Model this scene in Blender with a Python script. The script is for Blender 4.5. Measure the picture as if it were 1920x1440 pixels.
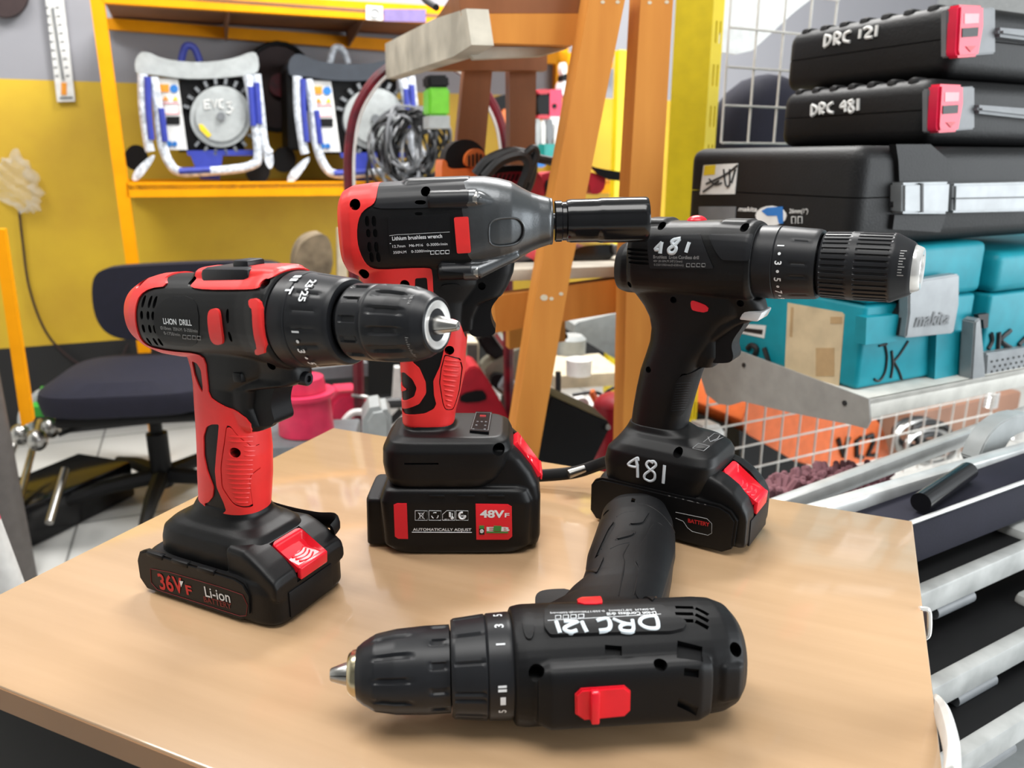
import bpy, bmesh, math, random
import numpy as np
from mathutils import Vector, Matrix
from mathutils.bvhtree import BVHTree
from mathutils.geometry import tessellate_polygon
random.seed(7)
for o in list(bpy.data.objects): bpy.data.objects.remove(o)
S = bpy.context.scene
COL = S.collection

# ------------------------------------------------------------------ camera
FPX, PITCH, CAMZ = 1460.0, math.radians(16.0), 1.02
cd = bpy.data.cameras.new('camera'); cam = bpy.data.objects.new('camera', cd); COL.objects.link(cam)
cd.sensor_width = 36; cd.lens = 36*FPX/1920; cd.clip_start = .02; cd.clip_end = 60
cam.location = (0, 0, CAMZ); cam.rotation_euler = (math.pi/2-PITCH, 0, 0)
cd.dof.use_dof = True; cd.dof.focus_distance = .50; cd.dof.aperture_fstop = 10
S.camera = cam

# ------------------------------------------------------------------ world, light, exposure
w = bpy.data.worlds.new('world'); S.world = w; w.use_nodes = True
bg = w.node_tree.nodes['Background']; bg.inputs[0].default_value = (.93, .97, 1, 1); bg.inputs[1].default_value = .55
S.view_settings.view_transform = 'Standard'; S.view_settings.look = 'None'
S.view_settings.exposure = 0.17; S.view_settings.gamma = 1; S.view_settings.use_curve_mapping = False
def area(name, loc, target, sx, sy, power, col=(1, 1, 1)):
    l = bpy.data.lights.new(name, 'AREA'); l.shape = 'RECTANGLE'; l.size = sx; l.size_y = sy; l.energy = power; l.color = col
    o = bpy.data.objects.new(name, l); COL.objects.link(o); o.location = loc
    o.rotation_euler = (Vector(target)-Vector(loc)).to_track_quat('-Z', 'Y').to_euler(); return o
area('shopfront_daylight', (3.0, -.1, 1.25), (.6, .9, .8), 3.0, 1.6, 96, (.92, .97, 1))
area('lamp_light_over_bench', (.0, -.15, 2.88), (.05, .35, .5), 1.6, .9, 40, (1, .985, .96))
area('lamp_light_over_rack', (.2, 2.4, 2.88), (.2, 2.7, .3), 1.3, .5, 105, (1, .985, .96))
area('lamp_light_left', (-1.4, 1.1, 2.88), (-1.3, 1.4, 0), 1.3, .5, 40, (1, .985, .96))

# ------------------------------------------------------------------ rays of the photograph's camera (used to measure)
def ray(px, py):
    dx, dy = (px-960)/FPX, (720-py)/FPX
    return Vector((dx, dy*math.sin(PITCH)+math.cos(PITCH), dy*math.cos(PITCH)-math.sin(PITCH)))
CAM = Vector((0, 0, CAMZ))
def atz(px, py, z): d = ray(px, py); return CAM+d*((z-CAMZ)/d.z)
def aty(px, py, y): d = ray(px, py); return CAM+d*(y/d.y)
def onplane(px, py, P, n):
    d = ray(px, py); return CAM+d*((Vector(P)-CAM).dot(n)/d.dot(n))

# ------------------------------------------------------------------ materials
def mat(name, col, rough=.5, metal=0, coat=0, noise=.06, nscale=40, bump=0, bscale=600, alpha=1, trans=0, emit=0, spec=.5, ior=1.45, stretch=None, col2=None):
    m = bpy.data.materials.new(name); m.use_nodes = True; nt = m.node_tree; b = nt.nodes['Principled BSDF']
    b.inputs['Roughness'].default_value = rough; b.inputs['Metallic'].default_value = metal
    b.inputs['Coat Weight'].default_value = coat; b.inputs['Coat Roughness'].default_value = .08
    b.inputs['Specular IOR Level'].default_value = spec; b.inputs['IOR'].default_value = ior
    b.inputs['Alpha'].default_value = alpha; b.inputs['Transmission Weight'].default_value = trans
    tc = nt.nodes.new('ShaderNodeTexCoord'); mp = nt.nodes.new('ShaderNodeMapping'); nt.links.new(tc.outputs['Object'], mp.inputs[0])
    if stretch: mp.inputs['Scale'].default_value = stretch
    nz = nt.nodes.new('ShaderNodeTexNoise'); nz.inputs['Scale'].default_value = nscale; nz.inputs['Detail'].default_value = 4
    nt.links.new(mp.outputs[0], nz.inputs['Vector'])
    mx = nt.nodes.new('ShaderNodeMix'); mx.data_type = 'RGBA'
    c2 = col2 or [max(0, c*(1-noise*2.2)) for c in col]
    c1 = col if col2 else [min(1, c*(1+noise)) for c in col]
    mx.inputs[6].default_value = (*c1, 1); mx.inputs[7].default_value = (*c2, 1)
    mr = nt.nodes.new('ShaderNodeMapRange'); mr.inputs[1].default_value = .32; mr.inputs[2].default_value = .68
    nt.links.new(nz.outputs[0], mr.inputs[0]); nt.links.new(mr.outputs[0], mx.inputs[0])
    nt.links.new(mx.outputs[2], b.inputs['Base Color'])
    if emit:
        b.inputs['Emission Color'].default_value = (*col, 1); b.inputs['Emission Strength'].default_value = emit
    if bump:
        n2 = nt.nodes.new('ShaderNodeTexNoise'); n2.inputs['Scale'].default_value = bscale; nt.links.new(tc.outputs['Object'], n2.inputs['Vector'])
        bp = nt.nodes.new('ShaderNodeBump'); bp.inputs['Strength'].default_value = bump; bp.inputs['Distance'].default_value = .001
        nt.links.new(n2.outputs[0], bp.inputs['Height']); nt.links.new(bp.outputs[0], b.inputs['Normal'])
    return m
M = dict(
 black=mat('black_plastic', (.0042, .0042, .0046), .42, spec=.30, bump=.10, bscale=2500),
 black2=mat('soft_black_plastic', (.0062, .0063, .007), .46, spec=.22, bump=.12, bscale=2500),
 dark=mat('dark_rubber', (.0035, .0035, .004), .55, spec=.3),
 gloss=mat('gloss_black', (.006, .006, .007), .16),
 red=mat('red_rubber', (.76, .03, .028), .42, bump=.06, bscale=2500),
 redp=mat('red_plastic', (.78, .012, .028), .28),
 chrome=mat('chrome', (.78, .77, .75), .2, .55),
 steel=mat('steel', (.45, .44, .42), .3, 1),
 gun=mat('cast_grey_metal', (.10, .105, .11), .34, .8, bump=.05, bscale=900),
 gunp=mat('grey_black_plastic', (.012, .0125, .0145), .38, spec=.34),
 white=mat('white_ink', (.75, .77, .79), .55),
 paint=mat('white_marker_paint', (.62, .68, .72), .5),
 greyink=mat('grey_ink', (.28, .28, .28), .5),
 redink=mat('red_ink', (.55, .02, .02), .5),
 dredink=mat('dim_red_ink', (.16, .008, .008), .5),
 greenink=mat('green_ink', (.05, .25, .05), .5),
)

# ------------------------------------------------------------------ mesh helpers
MW = {}                       # object name -> world matrix of its thing
def newobj(name, me, mats, parent=None):
    o = bpy.data.objects.new(name, me); COL.objects.link(o)
    me.materials.clear()
    for m in (mats if isinstance(mats, (list, tuple)) else [mats]): me.materials.append(m)
    if parent is not None:
        o.parent = parent; MW[o.name] = MW[parent.name]
    return o
def smooth(me, ang=35):
    me.polygons.foreach_set('use_smooth', [True]*len(me.polygons))
    me.set_sharp_from_angle(angle=math.radians(ang))
def tag(o, label, cat, group=None, kind=None):
    o['label'] = label; o['category'] = cat
    if group: o['group'] = group
    if kind: o['kind'] = kind
    return o
def thing(name, label, cat, loc=(0, 0, 0), mtx=None, group=None):
    o = bpy.data.objects.new(name, None); COL.objects.link(o); o.empty_display_size = .03
    m = mtx if mtx is not None else Matrix.Translation(loc)
    o.matrix_world = m; MW[o.name] = m.copy(); tag(o, label, cat, group); return o
def bm_mesh(bm, ang=35, name='m'):
    bmesh.ops.recalc_face_normals(bm, faces=bm.faces)
    me = bpy.data.meshes.new(name); bm.to_mesh(me); bm.free(); smooth(me, ang); return me
def part(name, bm, m, parent, world=True, ang=35, label=None):
    """a mesh part under parent; bm in world coordinates (world=True) or in the thing's own"""
    if world: bm.transform(MW[parent.name].inverted())
    o = newobj(name, bm_mesh(bm, ang, name), m, parent)
    if label: o['label'] = label
    return o
def solo(name, bm, m, label, cat, group=None, kind=None, ang=35):
    """a thing that is one mesh; origin at the middle of its base"""
    vs = [v.co for v in bm.verts]
    c = Vector(((min(v.x for v in vs)+max(v.x for v in vs))/2, (min(v.y for v in vs)+max(v.y for v in vs))/2, min(v.z for v in vs)))
    bm.transform(Matrix.Translation(-c)); o = newobj(name, bm_mesh(bm, ang, name), m); o.location = c
    MW[o.name] = Matrix.Translation(c)
    if label: tag(o, label, cat, group, kind)
    elif kind: o['kind'] = kind
    return o
def BM(): return bmesh.new()
def sgnpow(v, e): return math.copysign(abs(v)**e, v)
def skinrings(bm, rings, cap=True, closed=True):
    vr = [[bm.verts.new(p) for p in r] for r in rings]; n = len(vr[0])
    for a, b in zip(vr[:-1], vr[1:]):
        for i in range(n if closed else n-1):
            j = (i+1) % n; bm.faces.new((a[i], a[j], b[j], b[i]))
    if cap:
        bm.faces.new(list(reversed(vr[0]))); bm.faces.new(vr[-1])
    return vr
def loftx(bm, secs, n=40, p=2.2, tilt=0, k=1):
    """sections (x, zc, rz, ry[, p]); tilt = slope of the axis"""
    rings = []
    for s in secs:
        x, zc, rz, ry = s[:4]; e = 2/(s[4] if len(s) > 4 else p); ring = []
        for i in range(n):
            a = 2*math.pi*i/n
            ring.append(Vector((x*k-tilt*rz*sgnpow(math.sin(a), e)*k, ry*sgnpow(math.cos(a), e)*k, (zc+tilt*x+rz*sgnpow(math.sin(a), e))*k)))
        rings.append(ring)
    return skinrings(bm, rings)
def loftz(bm, secs, n=48, p=3, k=1):
    """sections (z, x0, x1, half_y[, p[, yc]])"""
    rings = []
    for s in secs:
        z, x0, x1, hy = s[:4]; e = 2/(s[4] if len(s) > 4 else p); yc = s[5] if len(s) > 5 else 0; ring = []
        for i in range(n):
            a = 2*math.pi*i/n
            ring.append(Vector(((x0+x1)/2*k+(x1-x0)/2*k*sgnpow(math.cos(a), e), (yc+hy*sgnpow(math.sin(a), e))*k, z*k)))
        rings.append(ring)
    return skinrings(bm, rings)
def lathe(bm, prof, n=64, M4=None, fn=None, cap=True):
    """profile (s, r) about the X axis, placed by M4; fn(s, a, r) may change the radius"""
    rings = []
    for s, r in prof:
        ring = []
        for i in range(n):
            a = 2*math.pi*i/n; rr = fn(s, a, r) if fn else r
            v = Vector((s, rr*math.cos(a), rr*math.sin(a))); ring.append(M4 @ v if M4 else v)
        rings.append(ring)
    return skinrings(bm, rings, cap)
def densify(prof, step):
    out = [prof[0]]
    for a, b in zip(prof[:-1], prof[1:]):
        k = max(1, int(math.hypot(b[0]-a[0], b[1]-a[1])/step))
        for i in range(1, k+1): out.append((a[0]+(b[0]-a[0])*i/k, a[1]+(b[1]-a[1])*i/k))
    return out
def rc(pts, r, n=4):
    """outline with its corners rounded to radius r"""
    out = []; N = len(pts)
    for i in range(N):
        p, a, b = Vector(pts[i][:2]), Vector(pts[i-1][:2]), Vector(pts[(i+1) % N][:2]); d = min(r, (a-p).length*.45, (b-p).length*.45)
        s, e = p+(a-p).normalized()*d, p+(b-p).normalized()*d
        for k in range(n+1):
            t = k/n; q = s*(1-t)**2+p*2*t*(1-t)+e*t*t; out.append((q.x, q.y))
    return out
def poly_area(p): return .5*sum(p[i][0]*p[(i+1) % len(p)][1]-p[(i+1) % len(p)][0]*p[i][1] for i in range(len(p)))
def chaikin(pts, it=2):
    for _ in range(it):
        q = []
        for a, b in zip(pts, pts[1:]+pts[:1]):
            q.append((a[0]*.75+b[0]*.25, a[1]*.75+b[1]*.25)); q.append((a[0]*.25+b[0]*.75, a[1]*.25+b[1]*.75))
        pts = q
    return pts
def prism(bm, pts3, vec):
    """closed prism of a planar 3-D outline pushed along vec"""
    a = [bm.verts.new(p) for p in pts3]; b = [bm.verts.new(Vector(p)+vec) for p in pts3]
    tris = tessellate_polygon([[Vector(p) for p in pts3]])
    for t in tris:
        bm.faces.new([a[i] for i in t]); bm.faces.new([b[i] for i in reversed(t)])
    n = len(a)
    for i in range(n): bm.faces.new((a[i], a[(i+1) % n], b[(i+1) % n], b[i]))
    return a, b
def prism_xz(bm, pts, y0, y1): return prism(bm, [Vector((x, y0, z)) for x, z in pts], Vector((0, y1-y0, 0)))
def box(bm, o, ex, ey, ez, bev=0, seg=2):
    """box from corner o along three edge vectors"""
    o, ex, ey, ez = Vector(o), Vector(ex), Vector(ey), Vector(ez)
    v = [bm.verts.new(o+ex*i+ey*j+ez*k) for k in (0, 1) for j in (0, 1) for i in (0, 1)]
    fs = [bm.faces.new([v[i] for i in f]) for f in ((0, 2, 3, 1), (4, 5, 7, 6), (0, 1, 5, 4), (2, 6, 7, 3), (0, 4, 6, 2), (1, 3, 7, 5))]
    if bev:
        es = list({e for f in fs for e in f.edges})
        bmesh.ops.bevel(bm, geom=es, offset=bev, segments=seg, affect='EDGES', profile=.5, clamp_overlap=True)
    return v
def cbox(bm, c, sx, sy, sz, rz=0, bev=0, seg=2):
    R = Matrix.Rotation(rz, 3, 'Z'); ex, ey, ez = R @ Vector((sx, 0, 0)), R @ Vector((0, sy, 0)), Vector((0, 0, sz))
    return box(bm, Vector(c)-ex/2-ey/2-ez/2, ex, ey, ez, bev, seg)
def tube(bm, pts, r, n=10, closed=False, flat=None):
    """round tube through points; r a number or a list"""
    pts = [Vector(p) for p in pts]; N = len(pts); rings = []
    up = None
    for i, p in enumerate(pts):
        if closed: t = pts[(i+1) % N]-pts[i-1]
        else: t = pts[min(i+1, N-1)]-pts[max(i-1, 0)]
        t.normalize()
        if up is None:
            up = Vector((0, 0, 1)) if abs(t.z) < .9 else Vector((1, 0, 0))
        s = t.cross(up).normalized(); up = s.cross(t).normalized()
        rr = r[i] if isinstance(r, (list, tuple)) else r
        rings.append([p+(s*math.cos(2*math.pi*j/n)+up*math.sin(2*math.pi*j/n)*(flat or 1))*rr for j in range(n)])
    if closed: rings.append(rings[0]); 
    vr = skinrings(bm, rings, cap=not closed)
    if closed: bmesh.ops.remove_doubles(bm, verts=vr[0]+vr[-1], dist=1e-7)
    return vr
def spline(pts, k=8, closed=False):
    """Catmull-Rom through points"""
    P = [Vector(p) for p in pts]; N = len(P); out = []
    for i in range(N if closed else N-1):
        g = lambda j: P[j % N] if closed else P[max(0, min(N-1, j))]
        a, b, c, d = g(i-1), g(i), g(i+1), g(i+2)
        for s in range(k):
            t = s/k
            out.append(.5*((2*b)+(c-a)*t+(2*a-5*b+4*c-d)*t*t+(3*b-a-3*c+d)*t**3))
    if not closed: out.append(P[-1])
    return out
def ball(bm, c, r, sc=(1, 1, 1), n=2):
    res = bmesh.ops.create_icosphere(bm, subdivisions=n, radius=1)
    for v in res['verts']: v.co = Vector((v.co.x*r*sc[0], v.co.y*r*sc[1], v.co.z*r*sc[2]))+Vector(c)
    return res['verts']
def cyl(bm, a, b, r, r2=None, n=24):
    a, b = Vector(a), Vector(b); t = (b-a).normalized(); u = t.orthogonal().normalized(); v = t.cross(u); r2 = r if r2 is None else r2
    return skinrings(bm, [[p+(u*math.cos(2*math.pi*i/n)+v*math.sin(2*math.pi*i/n))*q for i in range(n)] for p, q in ((a, r), (b, r2))])
def evalmesh(o):
    dg = bpy.context.evaluated_depsgraph_get(); dg.update()
    return bpy.data.meshes.new_from_object(o.evaluated_get(dg))
def tmpobj(me): o = bpy.data.objects.new('tmp', me); COL.objects.link(o); return o
def remesh(bm, voxel, it=4, fac=.5):
    bmesh.ops.recalc_face_normals(bm, faces=bm.faces)
    me = bpy.data.meshes.new('t'); bm.to_mesh(me); bm.free(); o = tmpobj(me)
    r = o.modifiers.new('r', 'REMESH'); r.mode = 'VOXEL'; r.voxel_size = voxel
    if it:
        s = o.modifiers.new('s', 'SMOOTH'); s.factor = fac; s.iterations = it
    out = evalmesh(o); bpy.data.objects.remove(o); return out
def boolean(a, b, op, solver='MANIFOLD'):
    oa, ob = tmpobj(a), tmpobj(b); m = oa.modifiers.new('b', 'BOOLEAN'); m.operation = op; m.object = ob
    try: m.solver = solver
    except Exception: m.solver = 'EXACT'
    out = evalmesh(oa)
    if len(out.polygons) == 0 and solver != 'EXACT':
        m.solver = 'EXACT'; out = evalmesh(oa)
    bpy.data.objects.remove(oa); bpy.data.objects.remove(ob); return out
def inflated(me, d):
    m = me.copy(); n = len(m.vertices); co = np.empty(n*3, 'f'); no = np.empty(n*3, 'f')
    m.vertices.foreach_get('co', co); m.vertices.foreach_get('normal', no)
    m.vertices.foreach_set('co', co+no*d); m.update(); return m
FONT = {}
def textmesh(s, bold=0, space=1.0):
    """flat glyph mesh, height about 1 (capital .69), left at 0: (verts2d, faces, width)"""
    key = (s, bold, space)
    if key in FONT: return FONT[key]
    c = bpy.data.curves.new('t', 'FONT'); c.body = s; c.size = 1; c.offset = bold; c.space_character = space; c.resolution_u = 4
    o = bpy.data.objects.new('t', c); COL.objects.link(o); me = evalmesh(o); bpy.data.objects.remove(o)
    v = [(x.co.x, x.co.y) for x in me.vertices]; f = [tuple(p.vertices) for p in me.polygons]; bpy.data.meshes.remove(me)
    x0 = min(a[0] for a in v); x1 = max(a[0] for a in v)
    FONT[key] = ([(a-x0, b) for a, b in v], f, x1-x0); return FONT[key]
def text_to(bm, s, fn, bold=0, space=1.0):
    v, f, wd = textmesh(s, bold, space); vs = [bm.verts.new(fn(a, b)) for a, b in v]
    for q in f:
        try: bm.faces.new([vs[i] for i in q])
        except ValueError: pass
def flat_text(bm, s, p0, p1, up, bold=0, height=None, lift=.0004):
    """text on a flat face: baseline from p0 to p1 (3-D), up vector; width fills p0..p1"""
    v, f, wd = textmesh(s, bold); p0, p1 = Vector(p0), Vector(p1); u = (p1-p0)/wd
    vv = Vector(up).normalized()*(height/.7 if height else u.length); n = u.cross(vv).normalized()*lift
    text_to(bm, s, lambda a, b: p0+u*a+vv*b+n, bold)
# ------------------------------------------------------------------ power tools
K = .001
class Tool:
    """a tool in its own frame (mm): X towards the chuck, Z up, the side seen is -Y"""
    def __init__(s, name, label, cat, mtx):
        s.root = thing(name, label, cat, mtx=mtx); s.M = mtx; s.Mi = mtx.inverted(); s.R = s.Mi.to_3x3(); s.cuts = BM(); s.parts = []
    def body(s, bm, voxel=.9, it=5):
        s.raw = remesh(bm, voxel*K, it); s.bvh = s.mkbvh(s.raw)
    @staticmethod
    def mkbvh(me): return BVHTree.FromPolygons([v.co[:] for v in me.vertices], [tuple(p.vertices) for p in me.polygons])
    def lray(s, px, py): return s.Mi @ CAM, (s.R @ ray(px, py)).normalized()
    def hit(s, px, py, y=None, bvh=None):
        """point of the tool's own surface under a pixel (mm); y: take the plane Y = y instead"""
        o, d = s.lray(px, py)
        if y is None:
            h = (bvh or s.bvh).ray_cast(o, d)[0]
            if h is not None: return h/K
            y = 0
        return (o+d*((y*K-o.y)/d.y))/K
    def xz(s, pts, q=None, bvh=None):
        out = []
        for p in pts:
            if p[0] == 'L': out.append((p[1], p[2])); continue
            a = q(p) if q else p; h = s.hit(a[0], a[1], p[2] if len(p) > 2 else None, bvh); out.append((h.x, h.z))
        return out
    def over(s, poly, d, y0=-90, y1=90, it=2, base=None, holes=()):
        """raised skin: the body blown up by d and kept inside an outline"""
        b = BM(); pp = rc(list(poly), -it) if it < 0 else chaikin(list(poly), it)
        prism_xz(b, [(x*K, z*K) for x, z in pp], y0*K, y1*K)
        bmesh.ops.recalc_face_normals(b, faces=b.faces); m = bpy.data.meshes.new('t'); b.to_mesh(m); b.free()
        r = boolean(inflated(base or s.raw, d*K), m, 'INTERSECT')
        for h in holes:
            b = BM(); prism_xz(b, [(x*K, z*K) for x, z in chaikin(list(h), it)], y0*K, y1*K)
            bmesh.ops.recalc_face_normals(b, faces=b.faces); m = bpy.data.meshes.new('t'); b.to_mesh(m); b.free()
            r = boolean(r, m, 'DIFFERENCE')
        return r
    def cut_cyl(s, p, dirv, r, depth):
        p = Vector(p)*K; d = Vector(dirv).normalized(); cyl(s.cuts, p-d*.006, p+d*depth*K, r*K, n=20)
    def cut_slot(s, c, sx, sz, depth, ang=0, rnd=.8, dirv=None):
        """slot through the side face around c, length sx along X, sz along Z (mm)"""
        c = Vector(c); p = [(-sx/2, -sz/2), (sx/2, -sz/2), (sx/2, sz/2), (-sx/2, sz/2)]; ca, sa = math.cos(ang), math.sin(ang)
        p = chaikin(p, 2)
        prism(s.cuts, [Vector((c.x+a*ca-b*sa, c.y-6, c.z+a*sa+b*ca))*K for a, b in p], Vector((0, (6+depth)*K, 0)))
    def bake_cuts(s):
        bmesh.ops.recalc_face_normals(s.cuts, faces=s.cuts.faces)
        s.cutme = bpy.data.meshes.new('c'); s.cuts.to_mesh(s.cutme); s.cuts.free()
    def cut(s, me): return boolean(me, s.cutme, 'DIFFERENCE') if len(s.cutme.polygons) else me
    def add(s, name, me, m, parent=None, cut=False, ang=40, label=None):
        if cut: me = s.cut(me)
        smooth(me, ang); o = newobj(name, me, m, parent or s.root)
        if label: o['label'] = label
        return o
    def addbm(s, name, bm, m, parent=None, ang=40, label=None):
        return part(name, bm, m, parent or s.root, world=False, ang=ang, label=label)
    def text(s, bm, txt, a, b, bold=0, bvh=None, lift=.25, q=None, height=None, back=-60):
        """printing that follows the side face; a, b: ends of the base line (pixels, or Vectors in mm)"""
        if not isinstance(a, Vector):
            if q: a, b = q(a), q(b)
            a, b = s.hit(*a, bvh=bvh), s.hit(*b, bvh=bvh)
        v, f, wd = textmesh(txt, bold); u = Vector((b.x-a.x, 0, b.z-a.z))/wd; vv = Vector((-u.z, 0, u.x))
        if height: vv = vv.normalized()*height/.7
        B = bvh or s.bvh
        def fn(p, r):
            P = Vector((a.x, 0, a.z))+u*p+vv*r
            h = B.ray_cast(Vector((P.x, back, P.z))*K, Vector((0, 1, 0)))[0]
            y = h.y/K if h is not None else a.y
            return Vector((P.x, y-lift, P.z))*K
        text_to(bm, txt, fn, bold)
    def stroke(s, bm, pts, r, q=None, bvh=None, k=5, smoothit=True, flat=.5):
        P = [(s.hit(*(q(p) if q else p), bvh=bvh)+Vector((0, r*.55, 0)))*K for p in pts]
        if smoothit and len(P) > 2: P = spline(P, k)
        tube(bm, P, r*K, n=8)
    def plate(s, name, poly, th, m, parent=None, base=None, it=2, y1=0):
        return s.add(name, s.over(poly, th, y1=y1, it=it, base=base), m, parent)
def qz(ox, oy, sc): return lambda p: (ox+p[0]*sc, oy+p[1]*sc)
def axis_frame(x, z, slope):
    """matrix that lays a lathe's X axis along the tool's axis, mm to m"""
    return Matrix.Translation(Vector((x, 0, z))*K) @ Matrix.Rotation(-math.atan(slope), 4, 'Y') @ Matrix.Scale(K, 4)
def collar_text(bm, txt, F, s0, r, ang, size, bold=.01, lift=.25):
    """glyphs on a collar: up = +X, reading downwards on the -Y side; ang measured from straight -Y, upwards positive (deg)"""
    v, f, wd = textmesh(txt, bold)
    def fn(a, b):
        th = math.radians(ang)-(a-wd/2)*size/r; s = s0+(b-.35)*size
        return F @ Vector((s, -math.cos(th)*(r+lift), math.sin(th)*(r+lift)))
    text_to(bm, txt, fn, bold)
def collar_dot(bm, F, s0, r, ang, rad, lift=.25):
    th = math.radians(ang)
    c = []
    for i in range(12):
        a = 2*math.pi*i/12; t2 = th+rad*math.sin(a)/r
        c.append(bm.verts.new(F @ Vector((s0+rad*math.cos(a), -math.cos(t2)*(r+lift), math.sin(t2)*(r+lift)))))
    bm.faces.new(c)
def collar_patch(bm, F, s0, s1, r, a0, a1, lift=.3):
    """curved patch on a collar"""
    n = 6; g = [[bm.verts.new(F @ Vector((s, -math.cos(math.radians(a0+(a1-a0)*i/n))*(r+lift), math.sin(math.radians(a0+(a1-a0)*i/n))*(r+lift)))) for i in range(n+1)] for s in (s0, s1)]
    for i in range(n): bm.faces.new((g[0][i], g[0][i+1], g[1][i+1], g[1][i]))
def flutes(n, depth, width, s0, s1, phase=0, soft=2.0):
    """chuck flutes: n grooves between s0 and s1"""
    def fn(s, a, r):
        if s < s0 or s > s1: return r
        e = min(1, (s-s0)/soft, (s1-s)/soft); u = ((a+phase)/(2*math.pi)*n) % 1; u = abs(u-.5)*2   # 0 at groove centre
        return r-depth*max(0, e)*(1 if u < width else max(0, 1-(u-width)/.12))
    return fn
def chain(*fs):
    def fn(s, a, r):
        for f in fs: r = f(s, a, r)
        return r
    return fn

def rel_pocket(me, x0, z0, x1, z1, hw, lip):
    """hollow for the release button in a battery"""
    d = Vector((x1-x0, 0, z1-z0)); L = d.length; d.normalize(); n = Vector((-d.z, 0, d.x)); n = n if n.z > 0 else -n; o = Vector((x0, 0, z0))
    b = BM(); box(b, (o-d*.8-n*6.2-Vector((0, hw+.8, 0)))*K, d*(L+14)*K, (0, (2*hw+1.6)*K, 0), n*20*K)
    box(b, (o+d*(L-2.5)-Vector((0, hw+.8, lip+1.5)))*K, (.02, 0, 0), (0, (2*hw+1.6)*K, 0), (0, 0, (lip+6)*K))
    b2 = remesh_union(b); return boolean(me, b2, 'DIFFERENCE')
def remesh_union(b):
    bmesh.ops.recalc_face_normals(b, faces=b.faces); vs = list(b.verts); h = len(vs)//2
    A, B_ = bmesh.new(), bmesh.new(); me = bpy.data.meshes.new('t'); b.to_mesh(me); b.free()
    A.from_mesh(me); B_.from_mesh(me); A.verts.ensure_lookup_table(); B_.verts.ensure_lookup_table()
    bmesh.ops.delete(A, geom=list(A.verts)[h:], context='VERTS'); bmesh.ops.delete(B_, geom=list(B_.verts)[:h], context='VERTS')
    ma, mb = bpy.data.meshes.new('a'), bpy.data.meshes.new('b'); A.to_mesh(ma); B_.to_mesh(mb); A.free(); B_.free(); return boolean(ma, mb, 'UNION', 'EXACT')
def release(t, parent, x0, z0, x1, z1, hw, ribs=4, lip=9, rec=6, lipd=3.2):
    """red push button on a slope from (x0,z0) down to (x1,z1); a framed scoop with ribs and a front lip"""
    d = Vector((x1-x0, 0, z1-z0)); L = d.length; d.normalize(); n = Vector((-d.z, 0, d.x)); yv = Vector((0, 1, 0)); o = Vector((x0, 0, z0))
    if n.z < 0: n = -n
    Mx = Matrix((d, yv, n)).transposed().to_4x4(); Mx.translation = o; Mx = Matrix.Scale(K, 4) @ Mx
    bm = BM(); nx, ny = 30, 30
    outl = chaikin([(0, -hw), (L, -hw), (L, hw), (0, hw)], 1)
    def height(u, v):
        e = min(u/L*3, 1); side = min(1, max(0, (1-abs(v)/hw))*5.0)
        back = min(1, max(0, u/L-.12)*4.5); fr = min(1, max(0, 1-u/L)*6)
        h = 1.6-rec*min(side, back, 1)*max(0, 1-(max(0, u/L-.3))*1.2)
        return h+(.0 if fr > .99 else 0)
    g = []
    for i in range(nx+1):
        row = []
        for j in range(ny+1):
            u = L*i/nx; rr = 3.5; hwid = hw-(rr-math.sqrt(max(0, rr*rr-(rr-u)**2)) if u < rr else 0)
            v = hwid*(2*j/ny-1); row.append(bm.verts.new(Mx @ Vector((u, v, height(u, v)))))
        g.append(row)
    for i in range(nx):
        for j in range(ny): bm.faces.new((g[i][j], g[i][j+1], g[i+1][j+1], g[i+1][j]))
    # skirt down into the battery, and the front lip
    rim = [g[0][j] for j in range(ny+1)]+[g[i][ny] for i in range(1, nx+1)]+[g[nx][j] for j in range(ny-1, -1, -1)]+[g[i][0] for i in range(nx-1, 0, -1)]
    low = [bm.verts.new(v.co-(Mx.to_3x3() @ Vector((0, 0, 4)))) for v in rim]
    for i in range(len(rim)):
        j = (i+1) % len(rim); bm.faces.new((rim[i], rim[j], low[j], low[i]))
    bm.faces.new(low)
    tip = o+d*(L-2.5)+n*1.5
    box(bm, (tip+Vector((0, -hw*.98, -lip)))*K, Vector((lipd, 0, -1.2))*K, (0, hw*1.96*K, 0), Vector((.6, 0, lip))*K, .0008)
    for i in range(ribs):
        u = L*(.50+.115*i); pts = [Vector((u+2.2*(1-(2*j/8-1)**2)-1, hw*.5*(2*j/8-1), height(u, hw*.5*(2*j/8-1))+.15)) for j in range(9)]
        tube(bm, [Mx @ p for p in pts], .55*K, n=6)
    return t.addbm('release_button', bm, M['redp'], parent, ang=50)
# ================================================================== red and black drill, front left
TH1 = math.radians(-26)
M1 = Matrix.Translation((-.1295, .4365, .75)) @ Matrix.Rotation(TH1, 4, 'Z')
t1 = Tool('cordless_drill', 'red and black cordless drill standing front left, battery marked 36V', 'drill', M1)
q1 = qz(220, 470, .34375); q1b = qz(220, 730, 460/1409)
SL1 = .055; AX1 = lambda x: 183.5+SL1*x
b = BM()
loftx(b, [(-116, 184, 7, 7), (-114.5, 184, 13, 13), (-109.5, 184, 18, 18), (-100, 184, 22, 22), (-90, 184, 24.2, 24.2), (-78, 184, 25, 25), (-12, 184.5, 26, 25.8), (-4, 184.5, 26.8, 26.6), (2, 184.3, 28, 27.8), (9, 184, 28.2, 28), (10.5, 184, 26.5, 26.5)], tilt=SL1, k=K)
loftz(b, [(38, -77, -34, 16.5), (48, -77.5, -33, 16.5), (60, -76, -31.5, 16.5), (80, -74, -28, 16.8), (98, -72, -26, 16.5), (112, -71, -26, 16), (125, -70, -27, 16), (140, -69, -24, 16), (150, -70, -8, 17), (165, -74, 4, 18), (175, -78, 5, 18)], p=2.7, k=K)
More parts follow.
